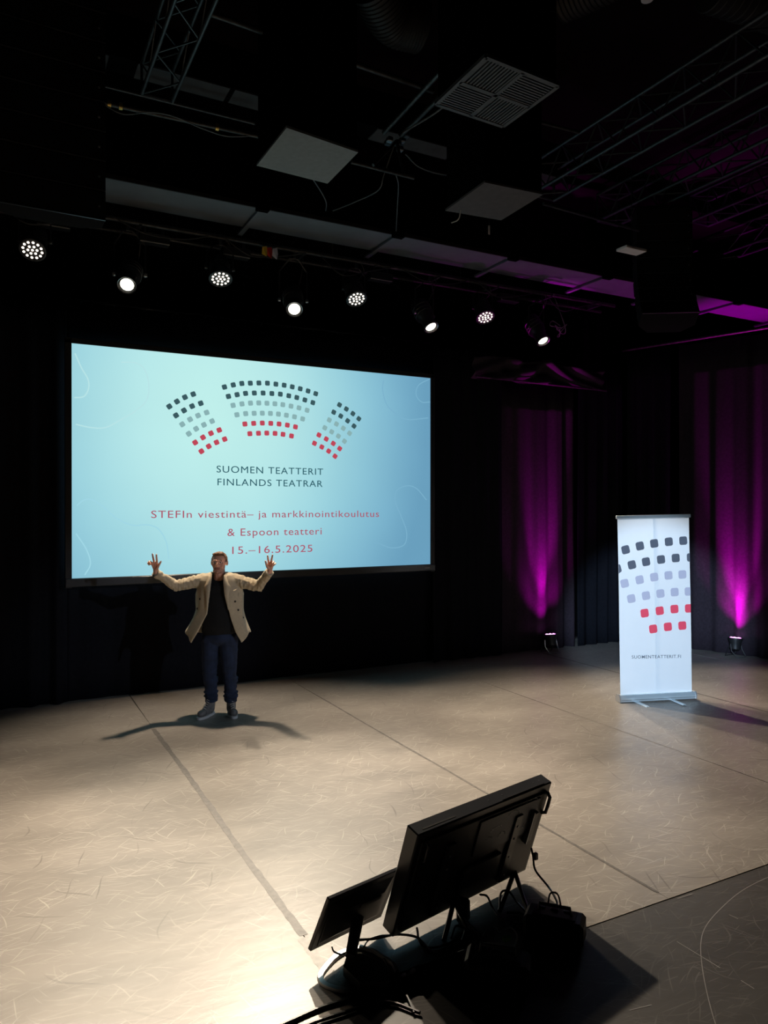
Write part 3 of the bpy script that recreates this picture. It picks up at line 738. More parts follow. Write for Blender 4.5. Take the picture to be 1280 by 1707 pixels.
# cross pipes
def ppx(a, b, z, r, m, label, name='ceiling_pipe', cat='pipe'):
    A, B = onZ(*a, z), onZ(*b, z); return pipe_thing(name, A, B, r, m, label, cat)
p = ppx((140, 165), (432, 228), 5.85, .022, 'pipe', 'scuffed ceiling pipe with small brass clamps below the left truss')
A, B = onZ(140, 165, 5.85), onZ(432, 228, 5.85)
for uu, vv in ((183, 173), (202, 178), (362, 213)):
    q_ = onZ(uu, vv, 5.85); t_ = (q_-A).dot((B-A).normalized()); P = (B-A).normalized()*t_
    autosmooth(MB().tube(P-(B-A).normalized()*.015, P+(B-A).normalized()*.015, .032, 10).build('brass_clamp', M['gold'], p))
ppx((165, 142), (425, 207), 6.1, .014, 'truss', 'thin dark pipe just above the brass-clamped pipe')
ppx((352, 24), (722, 153), 6.3, .026, 'pipe', 'dusty ceiling pipe crossing from the left truss to the centre')
ppx((318, 108), (428, 143), 6.6, .02, 'pipe', 'short dusty pipe behind the left truss')
ppx((855, -10), (640, 222), 6.0, .024, 'pipe', 'left one of the two long pipes running to the centre cluster')
ppx((912, -10), (668, 226), 6.0, .026, 'pipe', 'right one of the two long pipes running to the centre cluster, with cables')
ppx((585, 270), (690, 297), 5.6, .02, 'pipe', 'short crossing pipe below the centre cluster')
ppx((905, 340), (1065, 385), 5.7, .018, 'truss', 'thin brownish pipe right of the brownish hanging box')
ppx((890, 202), (965, 222), 6.2, .016, 'pipe', 'short pipe piece right of the louvred grille')
# centre cluster
cc = onZ(661, 236, 5.95)
cl = thing('pipe_clamp_cluster', cc, 'cluster of clamps with two splayed struts where the centre pipes meet', 'clamp')
for q_ in (onZ(622, 276, 5.6), onZ(673, 292, 5.6)): autosmooth(MB().tube((0, 0, 0), q_-cc, .017, 8).build('strut', M['pipe'], cl))
for k in range(6):
    v = Vector((random.uniform(-.09, .09), random.uniform(-.09, .09), random.uniform(-.05, .07)))
    MB().box(v.x-.03, v.x+.03, v.y-.03, v.y+.03, v.z-.025, v.z+.025, bev=.008).build('clamp', M['fixm' if k % 2 else 'truss'], cl)
def cable_px(pts, z, label, m='cable_w', r=.006, name='hanging_cable'):
    P = [onZ(u, v, zz) for (u, v), zz in zip(pts, z if isinstance(z, list) else [z]*len(pts))]
    o = thing(name, P[0], label, 'cable'); autosmooth(MB().path(crv([p-P[0] for p in P], 8), r, 6).build('cable_run', M[m], o)); return o
M['cable_g'] = mat('dim_cable', (.10, .10, .10), .5)
cable_px([(915, -5), (850, 70), (790, 118), (740, 178), (672, 222)], 5.92, 'bundle of thin cables sagging along the right long pipe', 'cable_g', .009)
cable_px([(517, 292), (538, 325), (544, 340), (543, 352)], [5.205, 5.3, 5.5, 5.63], 'thin cable dropping from the pale hanging box to the duct', 'cable_g')
cable_px([(555, 352), (590, 338), (630, 318), (640, 292), (658, 240)], [5.63, 5.55, 5.55, 5.65, 5.93], 'thin cable sagging between the duct and the centre cluster', 'cable_g')
cable_px([(660, 292), (664, 310), (662, 350), (660, 390)], [5.6, 5.6, 5.6, 5.62], 'vertical cable falling from the centre pipe to the duct', 'cable_g')
cable_px([(676, 258), (700, 280), (740, 292), (789, 296)], 5.65, 'cable running from the centre cluster toward the brownish box', 'cable_g')
cable_px([(168, 171), (205, 191), (250, 188), (290, 195), (340, 216), (380, 228), (426, 227)], [5.85, 5.77, 5.75, 5.75, 5.76, 5.78, 5.85], 'cable drooping under the brass-clamped pipe', 'cable_g')
cable_px([(768, 350), (764, 366), (752, 372)], [5.205, 5.12, 5.1], 'short pale cable end under the brownish box', 'cable_w')
# short white hanging tag and small light strip
q_ = onZ(815, 384, 5.3)
o = thing('hanging_tag', q_, 'short white tag hanging below the brownish box', 'tag'); MB().box(-.012, .012, -.004, .004, -.05, .05, bev=.003).build('tag_plate', M['white_panel'], o); MB().tube((0, 0, .05), (0, 0, ZC-q_.z), .003, 6).build('hanging_wire', M['truss'], o)
o = thing('ceiling_strip', onZ(1052, 420, 5.15), 'small pale panel strip left of the right hanging speakers', 'panel'); MB().box(-.16, .16, -.08, .08, 0, .03, bev=.005).build('panel', M['white_panel'], o)
MB().tube((0, 0, .03), (0, 0, ZC-5.15), .006, 6).build('hanging_wire', M['truss'], o)
# spiral ducts
def spiral(p0, pts, r, label):
    o = thing('spiral_duct', p0, label, 'duct'); P = crv([Vector(p)-Vector(p0) for p in pts], 10)
    autosmooth(MB().path(P, r, 28).build('tube', M['spiral'], o), 50)
    acc = 0
    for i in range(0, len(P)-1):
        d = P[i+1]-P[i]; n = max(1, int(d.length/.13))
        for k in range(n):
            c = P[i]+d*(k/n); MB().lathe([(r+.001, -.008), (r+.008, 0), (r+.001, .008)], 28, cyl_m(d, c)).build('seam_ring', M['spiral'], o)
    return o
A = onZ(700, 45, 6.7); spiral(A, [A, onZ(655, 30, 6.7), onZ(620, -30, 6.78)], .22, 'round spiral duct curving down at the top centre')
A = onZ(935, -5, 6.9); spiral(A, [A, onZ(1010, -40, 6.9), onZ(1100, -90, 6.9)], .22, 'round spiral duct just right of the louvred grille box')
A = onZ(1185, -20, 6.95); spiral(A, [A, onZ(1300, 20, 6.95), onZ(1420, 80, 6.95)], .2, 'round spiral duct at the top right corner')
o = thing('smoke_detector', onZ(1078, 0, ZC-.04), 'small pale round detector on the ceiling at top right', 'detector')
autosmooth(MB().lathe([(.03, -.02), (.06, -.01), (.065, .035)], 20).build('body', M['white_panel'], o))
# line arrays
def line_array(label, loc, w_, hc, n, yawdeg, curve):
    o = thing('hanging_speaker_array', loc, label, 'speaker', rot=(0, 0, math.radians(yawdeg)))
    z, y, tilt = 0.0, 0.0, 0.0
    ts = [curve*max(0, (4-k)) for k in range(n)]      # bottom cabinets tilt the most
    pz, py = 0, 0
    for k in range(n):
        a = math.radians(ts[k])
        Mx = Matrix.Translation((0, py, pz)) @ Matrix.Rotation(-a, 4, 'X')
        D = .36
        b_ = MB().hull([tuple(Mx @ Vector(p)) for p in [(sx*w_/2, -.0, zz) for sx in (-1, 1) for zz in (.006, hc-.006)] + [(sx*w_*.30, D, zz) for sx in (-1, 1) for zz in (.03, hc-.03)] + [(sx*w_/2, .22, zz) for sx in (-1, 1) for zz in (.01, hc-.01)]]).build('cabinet', M['cab'], o)
        MB().box(-w_/2+.02, w_/2-.02, -.006, .0, .02, hc-.02, Mx).build('front_grille', M['cab'], b_)
        MB().box(-w_/2, w_/2, -.008, .004, -.002, .006, Mx).build('rigging_edge', M['cab_edge'], b_)
        MB().ball((w_/2-.05, -.006, hc*.45), .010, .004, .010, 8, 6, Mx).build('bolt', M['fixm'], b_)
        pz += hc*math.cos(a); py += hc*math.sin(a)
    MB().box(-w_*.3, w_*.3, py+.05, py+.35, pz, pz+.05).build('rigging_frame', M['truss'], o)
    return o
A = onY(89, 353, 6.5); line_array('tall stack of hanging loudspeaker cabinets at the upper left', (A.x, 6.5, A.z), .80, .245, 9, 1, 0)
A = onY(1118, 522, 6.5); line_array('curved column of hanging loudspeaker cabinets at right before the magenta duct', (A.x, 6.5, A.z), .70, .215, 7, -33, 8)
A = onY(8, 280, 6.5)

# ================================================================= MONITORS ON THE FLOOR
def plate_matrix(o, yaw_, tilt, roll):
    r = Vector((math.cos(yaw_), math.sin(yaw_), 0)); n = Vector((math.sin(yaw_), -math.cos(yaw_), 0))
    u = Vector((0, 0, 1))*math.cos(tilt) + n*math.sin(tilt)
    r2 = r*math.cos(roll)+u*math.sin(roll); u2 = -r*math.sin(roll)+u*math.cos(roll); y = u2.cross(r2)
    m = Matrix((r2, y, u2)).transposed().to_4x4(); m.translation = Vector(o); return m
def mthing(name, mtx, label, cat):
    o = bpy.data.objects.new(name, None); COL.objects.link(o); o.matrix_world = mtx; return tag(o, label, cat)
BWd, BH, BT = 1.05, .61, .085
mtx = plate_matrix((1.751, 3.233, .06), math.radians(12.8), math.radians(18.4), math.radians(.3))
mon = mthing('stage_monitor', mtx, 'large black flat screen seen from behind, leaning back on the floor', 'monitor')
b_ = MB(); b_.box(0, BWd, 0, BT, 0, BH, bev=.006); autosmooth(b_.build('casing', M['plastic'], mon), 30)
MB().box(.02, BWd-.02, BT, BT+.003, .02, BH-.02).build('display_glass', M['glass_dark'], mon)
def perf_mat():
    m = mat('perforated_metal', (.05, .055, .065), .4, .4, .1)
    nt = m.node_tree; b = nt.nodes['Principled BSDF']; N, L = nt.nodes.new, nt.links.new
    tc = N('ShaderNodeTexCoord'); v = N('ShaderNodeTexVoronoi'); v.inputs['Scale'].default_value = 110; v.inputs['Randomness'].default_value = 0
    L(tc.outputs['Object'], v.inputs['Vector']); r = N('ShaderNodeValToRGB'); r.color_ramp.elements[0].position = .28; r.color_ramp.elements[1].position = .34
    r.color_ramp.elements[0].color = (.004, .004, .004, 1); r.color_ramp.elements[1].color = (.07, .075, .09, 1)
    L(v.outputs['Distance'], r.inputs['Fac']); L(r.outputs['Color'], b.inputs['Base Color']); return m
M['perf'] = perf_mat()
MB().box(.03, BWd-.03, -.012, 0, .03, BH-.045, bev=.006).build('rear_cover', M['plastic2'], mon)
pf = MB().box(.45, BWd-.10, -.020, -.012, .33, BH-.06, bev=.004).build('perforated_panel', M['perf'], mon)
M['pin'] = mat('hole_glint', (.5, .52, .55), .25, .9)
dots = MB()  # bright beads standing in for light leaking through the perforations
for cx_, cz_, rad, a0, a1 in ((.72, .50, .05, .2, 2.8), (.86, .53, .06, .4, 2.6), (.60, .44, .05, .6, 2.9), (.80, .42, .055, 3.3, 6.2), (.66, .40, .03, 0, 3), (.55, .40, .03, .3, 2.4), (.89, .40, .04, .3, 6)):
    for k in range(14):
        a_ = a0+(a1-a0)*k/13; dots.ball((round((cx_+rad*math.cos(a_))/.008)*.008, -.021, round((cz_+rad*.7*math.sin(a_))/.008)*.008), .0028, .0015, .0028, 6, 4)
dots.build('hole_glints', M['pin'], pf)['kind'] = 'stuff'
for x, z0, z1 in ((BWd-.035, BH-.19, BH-.05),):
    autosmooth(MB().path([(x, -.008, z1), (x, -.034, z1-.02), (x, -.036, (z0+z1)/2), (x, -.034, z0+.02), (x, -.008, z0)], .010, 8).build('handle', M['plastic'], mon))
autosmooth(MB().path([(.06, -.012, BH-.05), (.06, -.03, BH-.06), (.06, -.03, BH-.15), (.06, -.012, BH-.16)], .007, 8).build('handle', M['plastic'], mon))
for x in (.25, .78):
    br = MB().box(x-.03, x+.03, -.030, -.012, .05, BH-.12, bev=.004).build('mount_rail', M['plastic'], mon)
    for z in (.10, .22, .34, .42): MB().ball((x, -.031, z), .006, .004, .006, 8, 6).build('screw', M['fixm'], br)
MB().box(BWd-.15, BWd-.11, -.04, -.012, .28, .47, bev=.004).build('slot_rail', M['plastic'], mon)
MB().box(BWd-.155, BWd-.15, -.042, -.012, .27, .48).build('slot_edge', M['fixm'], mon)
MB().box(.40, .70, -.034, -.012, .14, .28, bev=.006).build('connector_box', M['plastic2'], mon)
MB().box(.05, .28, BT*.25, BT*.35, BH, BH+.0015).build('top_label', M['cab_edge'], mon)
MB().box(BWd-.42, BWd-.06, BT*.12, BT*.16, BH, BH+.002).build('top_vent', M['cab_edge'], mon)
for x in (.55, .66, .93, .98): MB().ball((x, BT*.5, BH), .004, .004, .002, 8, 4).build('screw', M['fixm'], mon)
inv = mtx.inverted()
for apex, feet in (((858, 1462), ((833, 1520), (884, 1532))), ((757, 1512), ((740, 1569), (781, 1553)))):
    for ft in feet:
        P = onZ(*ft, .012); A_ = onZ(*apex, .075)
        A_ = A_ + Vector((0, 0, .03))
        autosmooth(MB().tube(tuple(inv @ A_), tuple(inv @ P), .013, 8).build('stand_leg', M['fix'], mon))
# small monitor
SWd, SHt, STk = .505, .30, .022
mt2 = plate_matrix((1.315, 3.245, .105), math.radians(18.5), math.radians(21.2), math.radians(-5.0))
sm_ = mthing('small_monitor', mt2, 'small black monitor on a silver looped stand, left of the large one', 'monitor')
autosmooth(MB().box(0, SWd, 0, STk, 0, SHt, bev=.004).build('casing', M['plastic'], sm_), 30)
MB().box(.012, SWd-.012, STk, STk+.002, .012, SHt-.012).build('display_glass', M['glass_dark'], sm_)
autosmooth(MB().hull([(x, 0, z) for x in (.03, SWd-.03) for z in (.03, SHt-.03)] + [(x, -.035, z) for x in (.12, SWd-.12) for z in (.09, SHt-.07)]).build('rear_cover', M['plastic2'], sm_), 30)
MB().box(SWd*.42, SWd*.72, -.040, -.03, .20, .225, bev=.003).build('rear_ridge', M['plastic2'], sm_)
MB().box(.035, .04, -.004, .0, .02, SHt-.10).build('edge_line', M['cab_edge'], sm_)
i2 = mt2.inverted()
P1 = mt2 @ Vector((SWd*.46, -.035, .14)); P2 = onZ(584, 1596, .10); P3 = onZ(620, 1612, .03)
autosmooth(MB().path([tuple(i2 @ p) for p in (P1, P2)], [.030, .026], 10).build('stand_neck', M['fix'], sm_))
M_id = i2
arm = [onZ(u, v, .06) for u, v in ((578, 1592), (600, 1590), (645, 1612), (648, 1638), (600, 1640), (572, 1612))]
autosmooth(MB().hull([tuple(i2 @ (p+Vector((0, 0, dz)))) for p in arm for dz in (-.045, .0)]).build('stand_base_block', M['fix'], sm_), 40)
loop = crv([onZ(u, v, .014) for u, v in ((600, 1580), (575, 1586), (556, 1598), (540, 1616), (534, 1628), (540, 1640), (560, 1648), (590, 1650), (606, 1640), (612, 1632))], 8)
lo = MB(); vs = []; fs = []
for i, p in enumerate(loop):
    a = loop[max(0, i-1)]; b = loop[min(len(loop)-1, i+1)]; d = (b-a).normalized(); n_ = Vector((-d.y, d.x, 0))*.017
    for z in (-.011, .003):
        for sgn in (-1, 1): vs.append(i2 @ (p + n_*sgn*(1 if z < 0 else .7) + Vector((0, 0, z))))
for i in range(len(loop)-1):
    k = 4*i; fs += [(k, k+1, k+5, k+4), (k+2, k+6, k+7, k+3), (k, k+4, k+6, k+2), (k+1, k+3, k+7, k+5)]
fs += [(0, 2, 3, 1), (4*len(loop)-4, 4*len(loop)-3, 4*len(loop)-1, 4*len(loop)-2)]
lo._add([tuple(v) for v in vs], fs); autosmooth(lo.build('stand_loop', M['silver'], sm_), 50)['label'] = 'silver stand loop'
lo = MB().path([tuple(i2 @ onZ(u, v, .016)) for u, v in ((600, 1580), (625, 1588), (655, 1608), (662, 1622))], .012, 6); autosmooth(lo.build('stand_loop', M['silver'], sm_))
# stage boxes
def stage_box(c_px, L_, W_, H_, yawd, label):
    P = onZ(*c_px, 0); o = thing('stage_power_box', P, label, 'power box', rot=(0, 0, math.radians(yawd)))
    z0 = .006
    b = autosmooth(MB().box(-L_/2, L_/2, -W_/2, W_/2, z0, H_, bev=.018).build('casing', M['fix'], o), 30)
    for k in range(7): MB().box(-L_/2+.05+k*(L_-.1)/7, -L_/2+.06+k*(L_-.1)/7, -W_/2-.004, -W_/2, z0+.03, H_-.04).build('rib', M['fix'], b)
    autosmooth(MB().path([(-L_*.28, 0, H_), (-L_*.26, 0, H_+.04), (L_*.26, 0, H_+.04), (L_*.28, 0, H_)], .009, 8).build('handle', M['plastic'], o))
    MB().box(-L_*.36, L_*.36, -W_*.30, W_*.30, H_-.001, H_+.006, bev=.002).build('top_panel', M['plastic'], o)
    for k in range(3): MB().box(-L_*.3+k*L_*.22, -L_*.3+k*L_*.22+.04, W_*.08, W_*.26, H_+.006, H_+.014, bev=.003).build('socket', M['fix'], o)
    return o
stage_box((925, 1566), .30, .15, .13, -50, 'ribbed black power box with handle, nearest the right end of the monitor')
stage_box((830, 1636), .30, .16, .12, -42, 'black power box with handle in the shadow behind the large monitor')
# rolled black tube with grey tape band
A_, B_ = onZ(655, 1640, .035), onZ(795, 1592, .035)
o = thing('rolled_cloth_bundle', A_, 'long rolled black bundle with a grey tape band, behind the large monitor', 'bundle')
d = B_-A_; n = 16
autosmooth(MB().path([tuple(d*i/n) for i in range(n+1)], [.033+.003*math.sin(i*1.7) for i in range(n+1)], 14).build('roll', M['velvet'], o))
autosmooth(MB().tube(tuple(d*.78), tuple(d*.89), .0365, 14).build('tape_band', M['tape'], o))
# cables around the monitors
def fc(pts, label, m='cable', r=.006, cat='cable', name='floor_cable'):
    P = [onZ(u, v, z) for u, v, z in pts]; o = thing(name, P[0], label, cat)
    autosmooth(MB().path(crv([p-P[0] for p in P], 8), r, 6).build('cable_run', M[m], o)); return o
c1 = fc([(886, 1415, .25), (889, 1430, .22), (893, 1452, .16), (915, 1480, .10), (927, 1500, .16), (930, 1512, .175)], 'power cable dropping from the right side of the large monitor')
P = onZ(893, 1428, .22) - c1.location
MB().box(P.x-.012, P.x+.012, P.y-.012, P.y+.012, P.z-.02, P.z+.02, bev=.004).build('plug', M['plastic'], c1)
fc([(597, 1568, .09), (625, 1566, .07), (660, 1559, .05), (690, 1562, .03), (705, 1572, .012), (720, 1590, .012)], 'cable leaving the small monitor toward the large monitor')
fc([(606, 1580, .03), (615, 1568, .03), (635, 1561, .04), (655, 1560, .05)], 'second thinner cable between the two monitors', r=.004)
fc([(553, 1580, .07), (557, 1588, .06), (570, 1593, .05), (580, 1594, .06)], 'short cable curling under the small monitor', r=.0045)
fc([(695, 1548, .05), (699, 1570, .03), (710, 1580, .012), (730, 1580, .012), (760, 1570, .012), (790, 1568, .012)], 'cable falling from the lower edge of the large monitor to the floor')
fc([(800, 1492, .10), (812, 1495, .10), (820, 1512, .02), (832, 1530, .012), (860, 1545, .012)], 'cable arching behind the right leg pair of the large monitor')
fc([(833, 1520, .012), (835, 1490, .06), (848, 1487, .06), (862, 1505, .02), (876, 1520, .012)], 'cable looping between the two right stand legs')
fc([(845, 1522, .012), (870, 1524, .012), (880, 1535, .012), (865, 1542, .012), (845, 1535, .012), (850, 1545, .012), (880, 1555, .012)], 'cable coil on the floor between the right stand legs')
fc([(752, 1565, .012), (760, 1545, .02), (775, 1552, .012), (770, 1575, .012), (790, 1580, .012), (800, 1560, .012), (780, 1540, .012)], 'dark cable coil by the left stand legs of the large monitor')
fc([(805, 1560, .12), (812, 1548, .13), (825, 1546, .13), (833, 1556, .125)], 'short pale cable loop on the middle power box', 'cable_w', .004)
fc([(832, 1556, .15), (850, 1547, .16), (862, 1560, .15), (858, 1580, .12), (852, 1585, .10)], 'pale cable loop hanging over the middle power box', 'cable_w', .004)
fc([(914, 1506, .16), (918, 1490, .18), (930, 1492, .2), (936, 1515, .17)], 'small dark cable loop over the right power box', r=.005)
fc([(640, 1600, .03), (662, 1640, .012), (678, 1662, .012), (690, 1690, .012)], 'cable trailing from the small monitor toward the camera')
fc([(400, 1740, .012), (480, 1706, .012), (540, 1680, .012), (600, 1664, .012), (650, 1650, .012)], 'thick black cable entering from the bottom edge', r=.009)
fc([(420, 1760, .012), (500, 1716, .012), (560, 1694, .012), (640, 1672, .012), (700, 1690, .012)], 'second thick black cable at the bottom edge', r=.008)
o = thing('plug_adapter', onZ(845, 1566, .155), 'green plug among cables on the middle power box', 'plug')
MB().box(-.02, .02, -.012, .012, -.012, .012, bev=.004).build('body', M['green'], o)
o = thing('power_adapter', onZ(772, 1538, .0), 'black power adapter brick standing beside the left stand legs', 'adapter', rot=(0, 0, .6))
autosmooth(MB().box(-.035, .035, -.03, .03, .006, .12, bev=.01).build('housing', M['fix'], o)); MB().box(-.02, .02, -.032, -.03, .05, .09).build('face_plate', M['plastic'], o)

# ================================================================= PERSON
ZP = 7.9; XP = (365-640)/F*ZP
pl = Vector((XP*CT+ZP*ST, -XP*ST+ZP*CT, .005))
man = thing('person', pl, 'person in beige jacket raising both arms before the slide', 'person', rot=(0, 0, -TH))
M['skin'] = mat('skin', (.80, .40, .27), .55, var=.12, scale=30); M['lips'] = mat('lips', (.30, .10, .08), .5); M['stubble'] = mat('stubble_skin', (.52, .27, .19), .7, var=.25, scale=60)
M['hairm'] = mat('hair_brown', (.20, .09, .04), .6, var=.5, scale=60, bump=.6)
M['jacket'] = mat('jacket_beige', (.50, .41, .28), .85, var=.06, scale=40, bump=.1, sheen=.1)
M['tee'] = mat('black_tshirt', (.004, .004, .005), .95, var=.2)
M['jeans'] = mat('blue_jeans', (.012, .022, .055), .9, var=.35, scale=14, bump=.2)
M['boot'] = mat('boot_leather', (.17, .16, .155), .45, var=.3, scale=30); M['sole'] = mat('boot_sole', (.62, .61, .60), .6); M['lace'] = mat('boot_lace', (.5, .5, .5), .7)
M['button'] = mat('horn_button', (.03, .022, .018), .3); M['spec'] = mat('glasses_frame', (.45, .42, .40), .25, .8); M['eye'] = mat('eye_white', (.6, .58, .55), .2); M['iris'] = mat('iris', (.02, .02, .02), .2)
glass = mat('lens_glass', (1, 1, 1), .02); glass.node_tree.nodes['Principled BSDF'].inputs['Transmission Weight'].default_value = 1
def lx(xc): return (xc-640)*.001357
def lz(yc): return 1.943-.001357*yc - .005
def HL(xc, yc, y): return Vector(((xc/12.8-125)/155.4*.966, y-.10, 2.195-(.354+yc*.000503)*.966))
def HR(xc, yc, y): return Vector(((xc/12.8+35)/155.4*.966, y-.10, 2.195-(.354+yc*.000503)*.966))
b = MB()
# head: skull, jaw, features
hx, hz = .003, 1.632
b.ball((hx, .012, hz+.022), .078, .097, .088, 24, 16)
b.ball((hx, -.018, hz-.035), .066, .078, .078, 20, 14)
b.cap((hx-.03, -.055, hz-.085), (hx+.03, -.055, hz-.085), .026, .026)       # chin / jaw
b.ball((hx, -.075, hz-.098), .022, .02, .018)
b.cap((hx, -.088, hz+.012), (hx, -.104, hz-.022), .008, .013)               # nose
b.ball((hx-.014, -.094, hz-.026), .008); b.ball((hx+.014, -.094, hz-.026), .008)
b.cap((hx-.045, -.080, hz+.026), (hx-.012, -.090, hz+.024), .008, .008); b.cap((hx+.045, -.080, hz+.026), (hx+.012, -.090, hz+.024), .008, .008)
b.cap((hx-.024, -.086, hz-.056), (hx+.024, -.086, hz-.056), .007, .007); b.cap((hx-.019, -.085, hz-.066), (hx+.019, -.085, hz-.066), .007, .007)
b.ball((hx-.040, -.066, hz-.028), .024, .02, .022); b.ball((hx+.040, -.066, hz-.028), .024, .02, .022)
for s_ in (-1, 1):
    b.ball((hx+s_*.083, .012, hz-.004), .010, .020, .032); b.ball((hx+s_*.080, .004, hz-.022), .009, .010, .014)
b.cap((hx, .02, 1.40), (hx, .008, hz-.05), .066, .056)                      # neck
b.cap((-.13, .02, 1.405), (.13, .02, 1.405), .048, .048)
# torso and limbs under the clothes
b.ball((0, .0, 1.25), .15, .085, .2); b.ball((0, .0, 1.0), .13, .095, .2); b.ball((0, .01, .86), .13, .09, .12)
for s_, kx in ((-1, -.100), (1, .118)):
    b.cap((s_*.09, 0, .84), (kx, -.01, .44), .08, .055); b.cap((kx, -.01, .44), (s_*.105-.0, .0, .15), .05, .03)
ShL, ShR = Vector((-.185, .01, 1.435)), Vector((.185, .01, 1.435))
ElL, ElR = Vector((lx(312), -.06, lz(405))), Vector((lx(958), -.06, lz(408)))
WrL, WrR = HL(385, 650, -.17), HR(745, 630, -.17)
for A, B, C_ in ((ShL, ElL, WrL), (ShR, ElR, WrR)):
    b.cap(A, B, .042, .034); b.cap(B, C_, .032, .026)
body = b.build('body_core', M['skin'])
remesh(body, .0055, 2)
# hands
def hand(Hf, wr, sgn):
    h = MB(); m_ = lambda xc, yc, y=-.17: Hf(xc, yc, y)
    return h, m_
h = MB()
def fing(Hf, pts, rs):
    P = [Hf(*p) for p in pts]
    for i in range(len(P)-1): h.cap(P[i], P[i+1], rs[i], rs[i+1])
# viewer-left hand (palm to camera, thumb on the right)
h.cap(WrL, HL(378, 590, -.172), .027, .028)
for pts in (((375, 600, -.172), (300, 440, -.175)), ((378, 600, -.172), (335, 425, -.175)), ((380, 600, -.172), (372, 425, -.175)), ((385, 600, -.172), (408, 440, -.175))):
    h.cap(HL(*pts[0]), HL(*pts[1]), .019, .0125)
fing(HL, [(405, 430, -.175), (402, 355, -.180), (400, 290, -.185), (400, 248, -.187)], [.0115, .0105, .0095, .008])
fing(HL, [(350, 425, -.175), (332, 345, -.180), (322, 285, -.183), (315, 238, -.185)], [.0115, .0105, .0095, .008])
fing(HL, [(305, 435, -.175), (268, 388, -.205), (285, 420, -.235), (300, 450, -.225)], [.0115, .0105, .0095, .008])
fing(HL, [(280, 450, -.175), (238, 405, -.195), (245, 432, -.222), (262, 462, -.215)], [.0105, .0095, .0085, .0075])
fing(HL, [(400, 560, -.180), (440, 495, -.195), (475, 440, -.200), (503, 395, -.200)], [.017, .0135, .011, .009])
# viewer-right hand
h.cap(WrR, HR(760, 580, -.172), .027, .028)
for pts in (((760, 590, -.172), (735, 430, -.175)), ((764, 590, -.172), (770, 420, -.175)), ((766, 590, -.172), (800, 425, -.175)), ((770, 590, -.172), (830, 445, -.175))):
    h.cap(HR(*pts[0]), HR(*pts[1]), .019, .0125)
fing(HR, [(738, 425, -.175), (728, 360, -.180), (722, 310, -.183), (718, 272, -.185)], [.0115, .0105, .0095, .008])
fing(HR, [(785, 420, -.175), (800, 355, -.180), (812, 305, -.183), (822, 258, -.185)], [.0115, .0105, .0095, .008])
fing(HR, [(815, 430, -.175), (850, 395, -.205), (842, 425, -.235), (828, 455, -.225)], [.0115, .0105, .0095, .008])
fing(HR, [(835, 450, -.175), (885, 435, -.195), (872, 455, -.222), (850, 475, -.215)], [.0105, .0095, .0085, .0075])
fing(HR, [(745, 560, -.180), (712, 500, -.195), (692, 440, -.200), (678, 388, -.200)], [.017, .0135, .011, .009])
hands = h.build('hands_core', M['skin']); remesh(hands, .0028, 2)
# join into one continuous body surface
vs = [tuple(v.co) for v in body.data.vertices]; fs = [tuple(p.vertices) for p in body.data.polygons]; o_ = len(vs)
vs += [tuple(v.co) for v in hands.data.vertices]; fs += [tuple(i+o_ for i in p.vertices) for p in hands.data.polygons]
for q_ in (body, hands): bpy.data.objects.remove(q_)
bd = MB(); bd.v = vs; bd.f = fs; bd = bd.build('body', M['skin'], man, smooth=True)
bd.data.materials.append(M['stubble']); bd.data.materials.append(M['lips'])
for p in bd.data.polygons:
    c = p.center
    if abs(c.x-hx) < .09 and c.y < .03 and hz-.135 < c.z < hz-.03:
        if abs(c.x-hx) < .026 and hz-.072 < c.z < hz-.049 and c.y < -.08: p.material_index = 2
        elif c.y < -.02 or c.z < hz-.06: p.material_index = 1 if c.z > hz-.115 and (abs(c.x-hx) > .03 or c.z < hz-.04) else 0
for s_ in (-1, 1):
    e = MB().ball((hx+s_*.031, -.078, hz+.006), .0115, .010, .0095, 14, 10).build('eye', M['eye'], man, smooth=True)
    MB().ball((hx+s_*.031, -.0865, hz+.005), .0052, .003, .0052, 10, 6).build('iris', M['iris'], e, smooth=True)
    MB().cap((hx+s_*.048, -.088, hz+.027), (hx+s_*.016, -.097, hz+.029), .0032, .0032).build('eyebrow', M['hairm'], man, smooth=True)
# glasses
gl = MB()
for s_ in (-1, 1):
    c = Vector((hx+s_*.033, -.102, hz+.003)); gl.path([c + Vector((.0235*math.cos(a), .002*abs(math.cos(a)), .0195*math.sin(a))) for a in [2*PI*k/20 for k in range(20)]], .0014, 6, closed=True)
    gl.path([c+Vector((s_*.0235, .002, .004)), (hx+s_*.078, -.06, hz+.008), (hx+s_*.084, .012, hz+.006)], .0013, 6)
gl.path([(hx-.010, -.101, hz+.006), (hx, -.106, hz+.010), (hx+.010, -.101, hz+.006)], .0014, 6)
g_ = gl.build('glasses', M['spec'], man, smooth=True)
# hair: cap above the hairline, textured
b = MB(); b.ball((hx, .018, hz+.029), .0815, .100, .086, 24, 16); b.ball((hx+.012, -.040, hz+.090), .050, .035, .022, 16, 10); b.ball((hx-.02, -.035, hz+.088), .045, .034, .020, 16, 10)
for s_ in (-1, 1): b.ball((hx+s_*.071, .005, hz+.025), .013, .035, .035)
hr = b.build('hair', M['hairm'], man); remesh(hr, .005, 1)
import bmesh
bm = bmesh.new(); bm.from_mesh(hr.data)
kill = []
for f in bm.faces:
    c = f.calc_center_median()
    line = hz+.084 - (c.y+.10)*.25*(1 if abs(c.x-hx) < .055 else 1) if c.y < -.03 else (hz+.012 - max(0, c.y)*.8)
    if c.z < line: kill.append(f)
bmesh.ops.delete(bm, geom=kill, context='FACES')
for v in bm.verts:
    n = noise.noise(v.co*55)*.0035 + noise.noise(Vector((v.co.x*140, v.co.y*30, v.co.z*30)))*.0025; v.co += v.normal*n
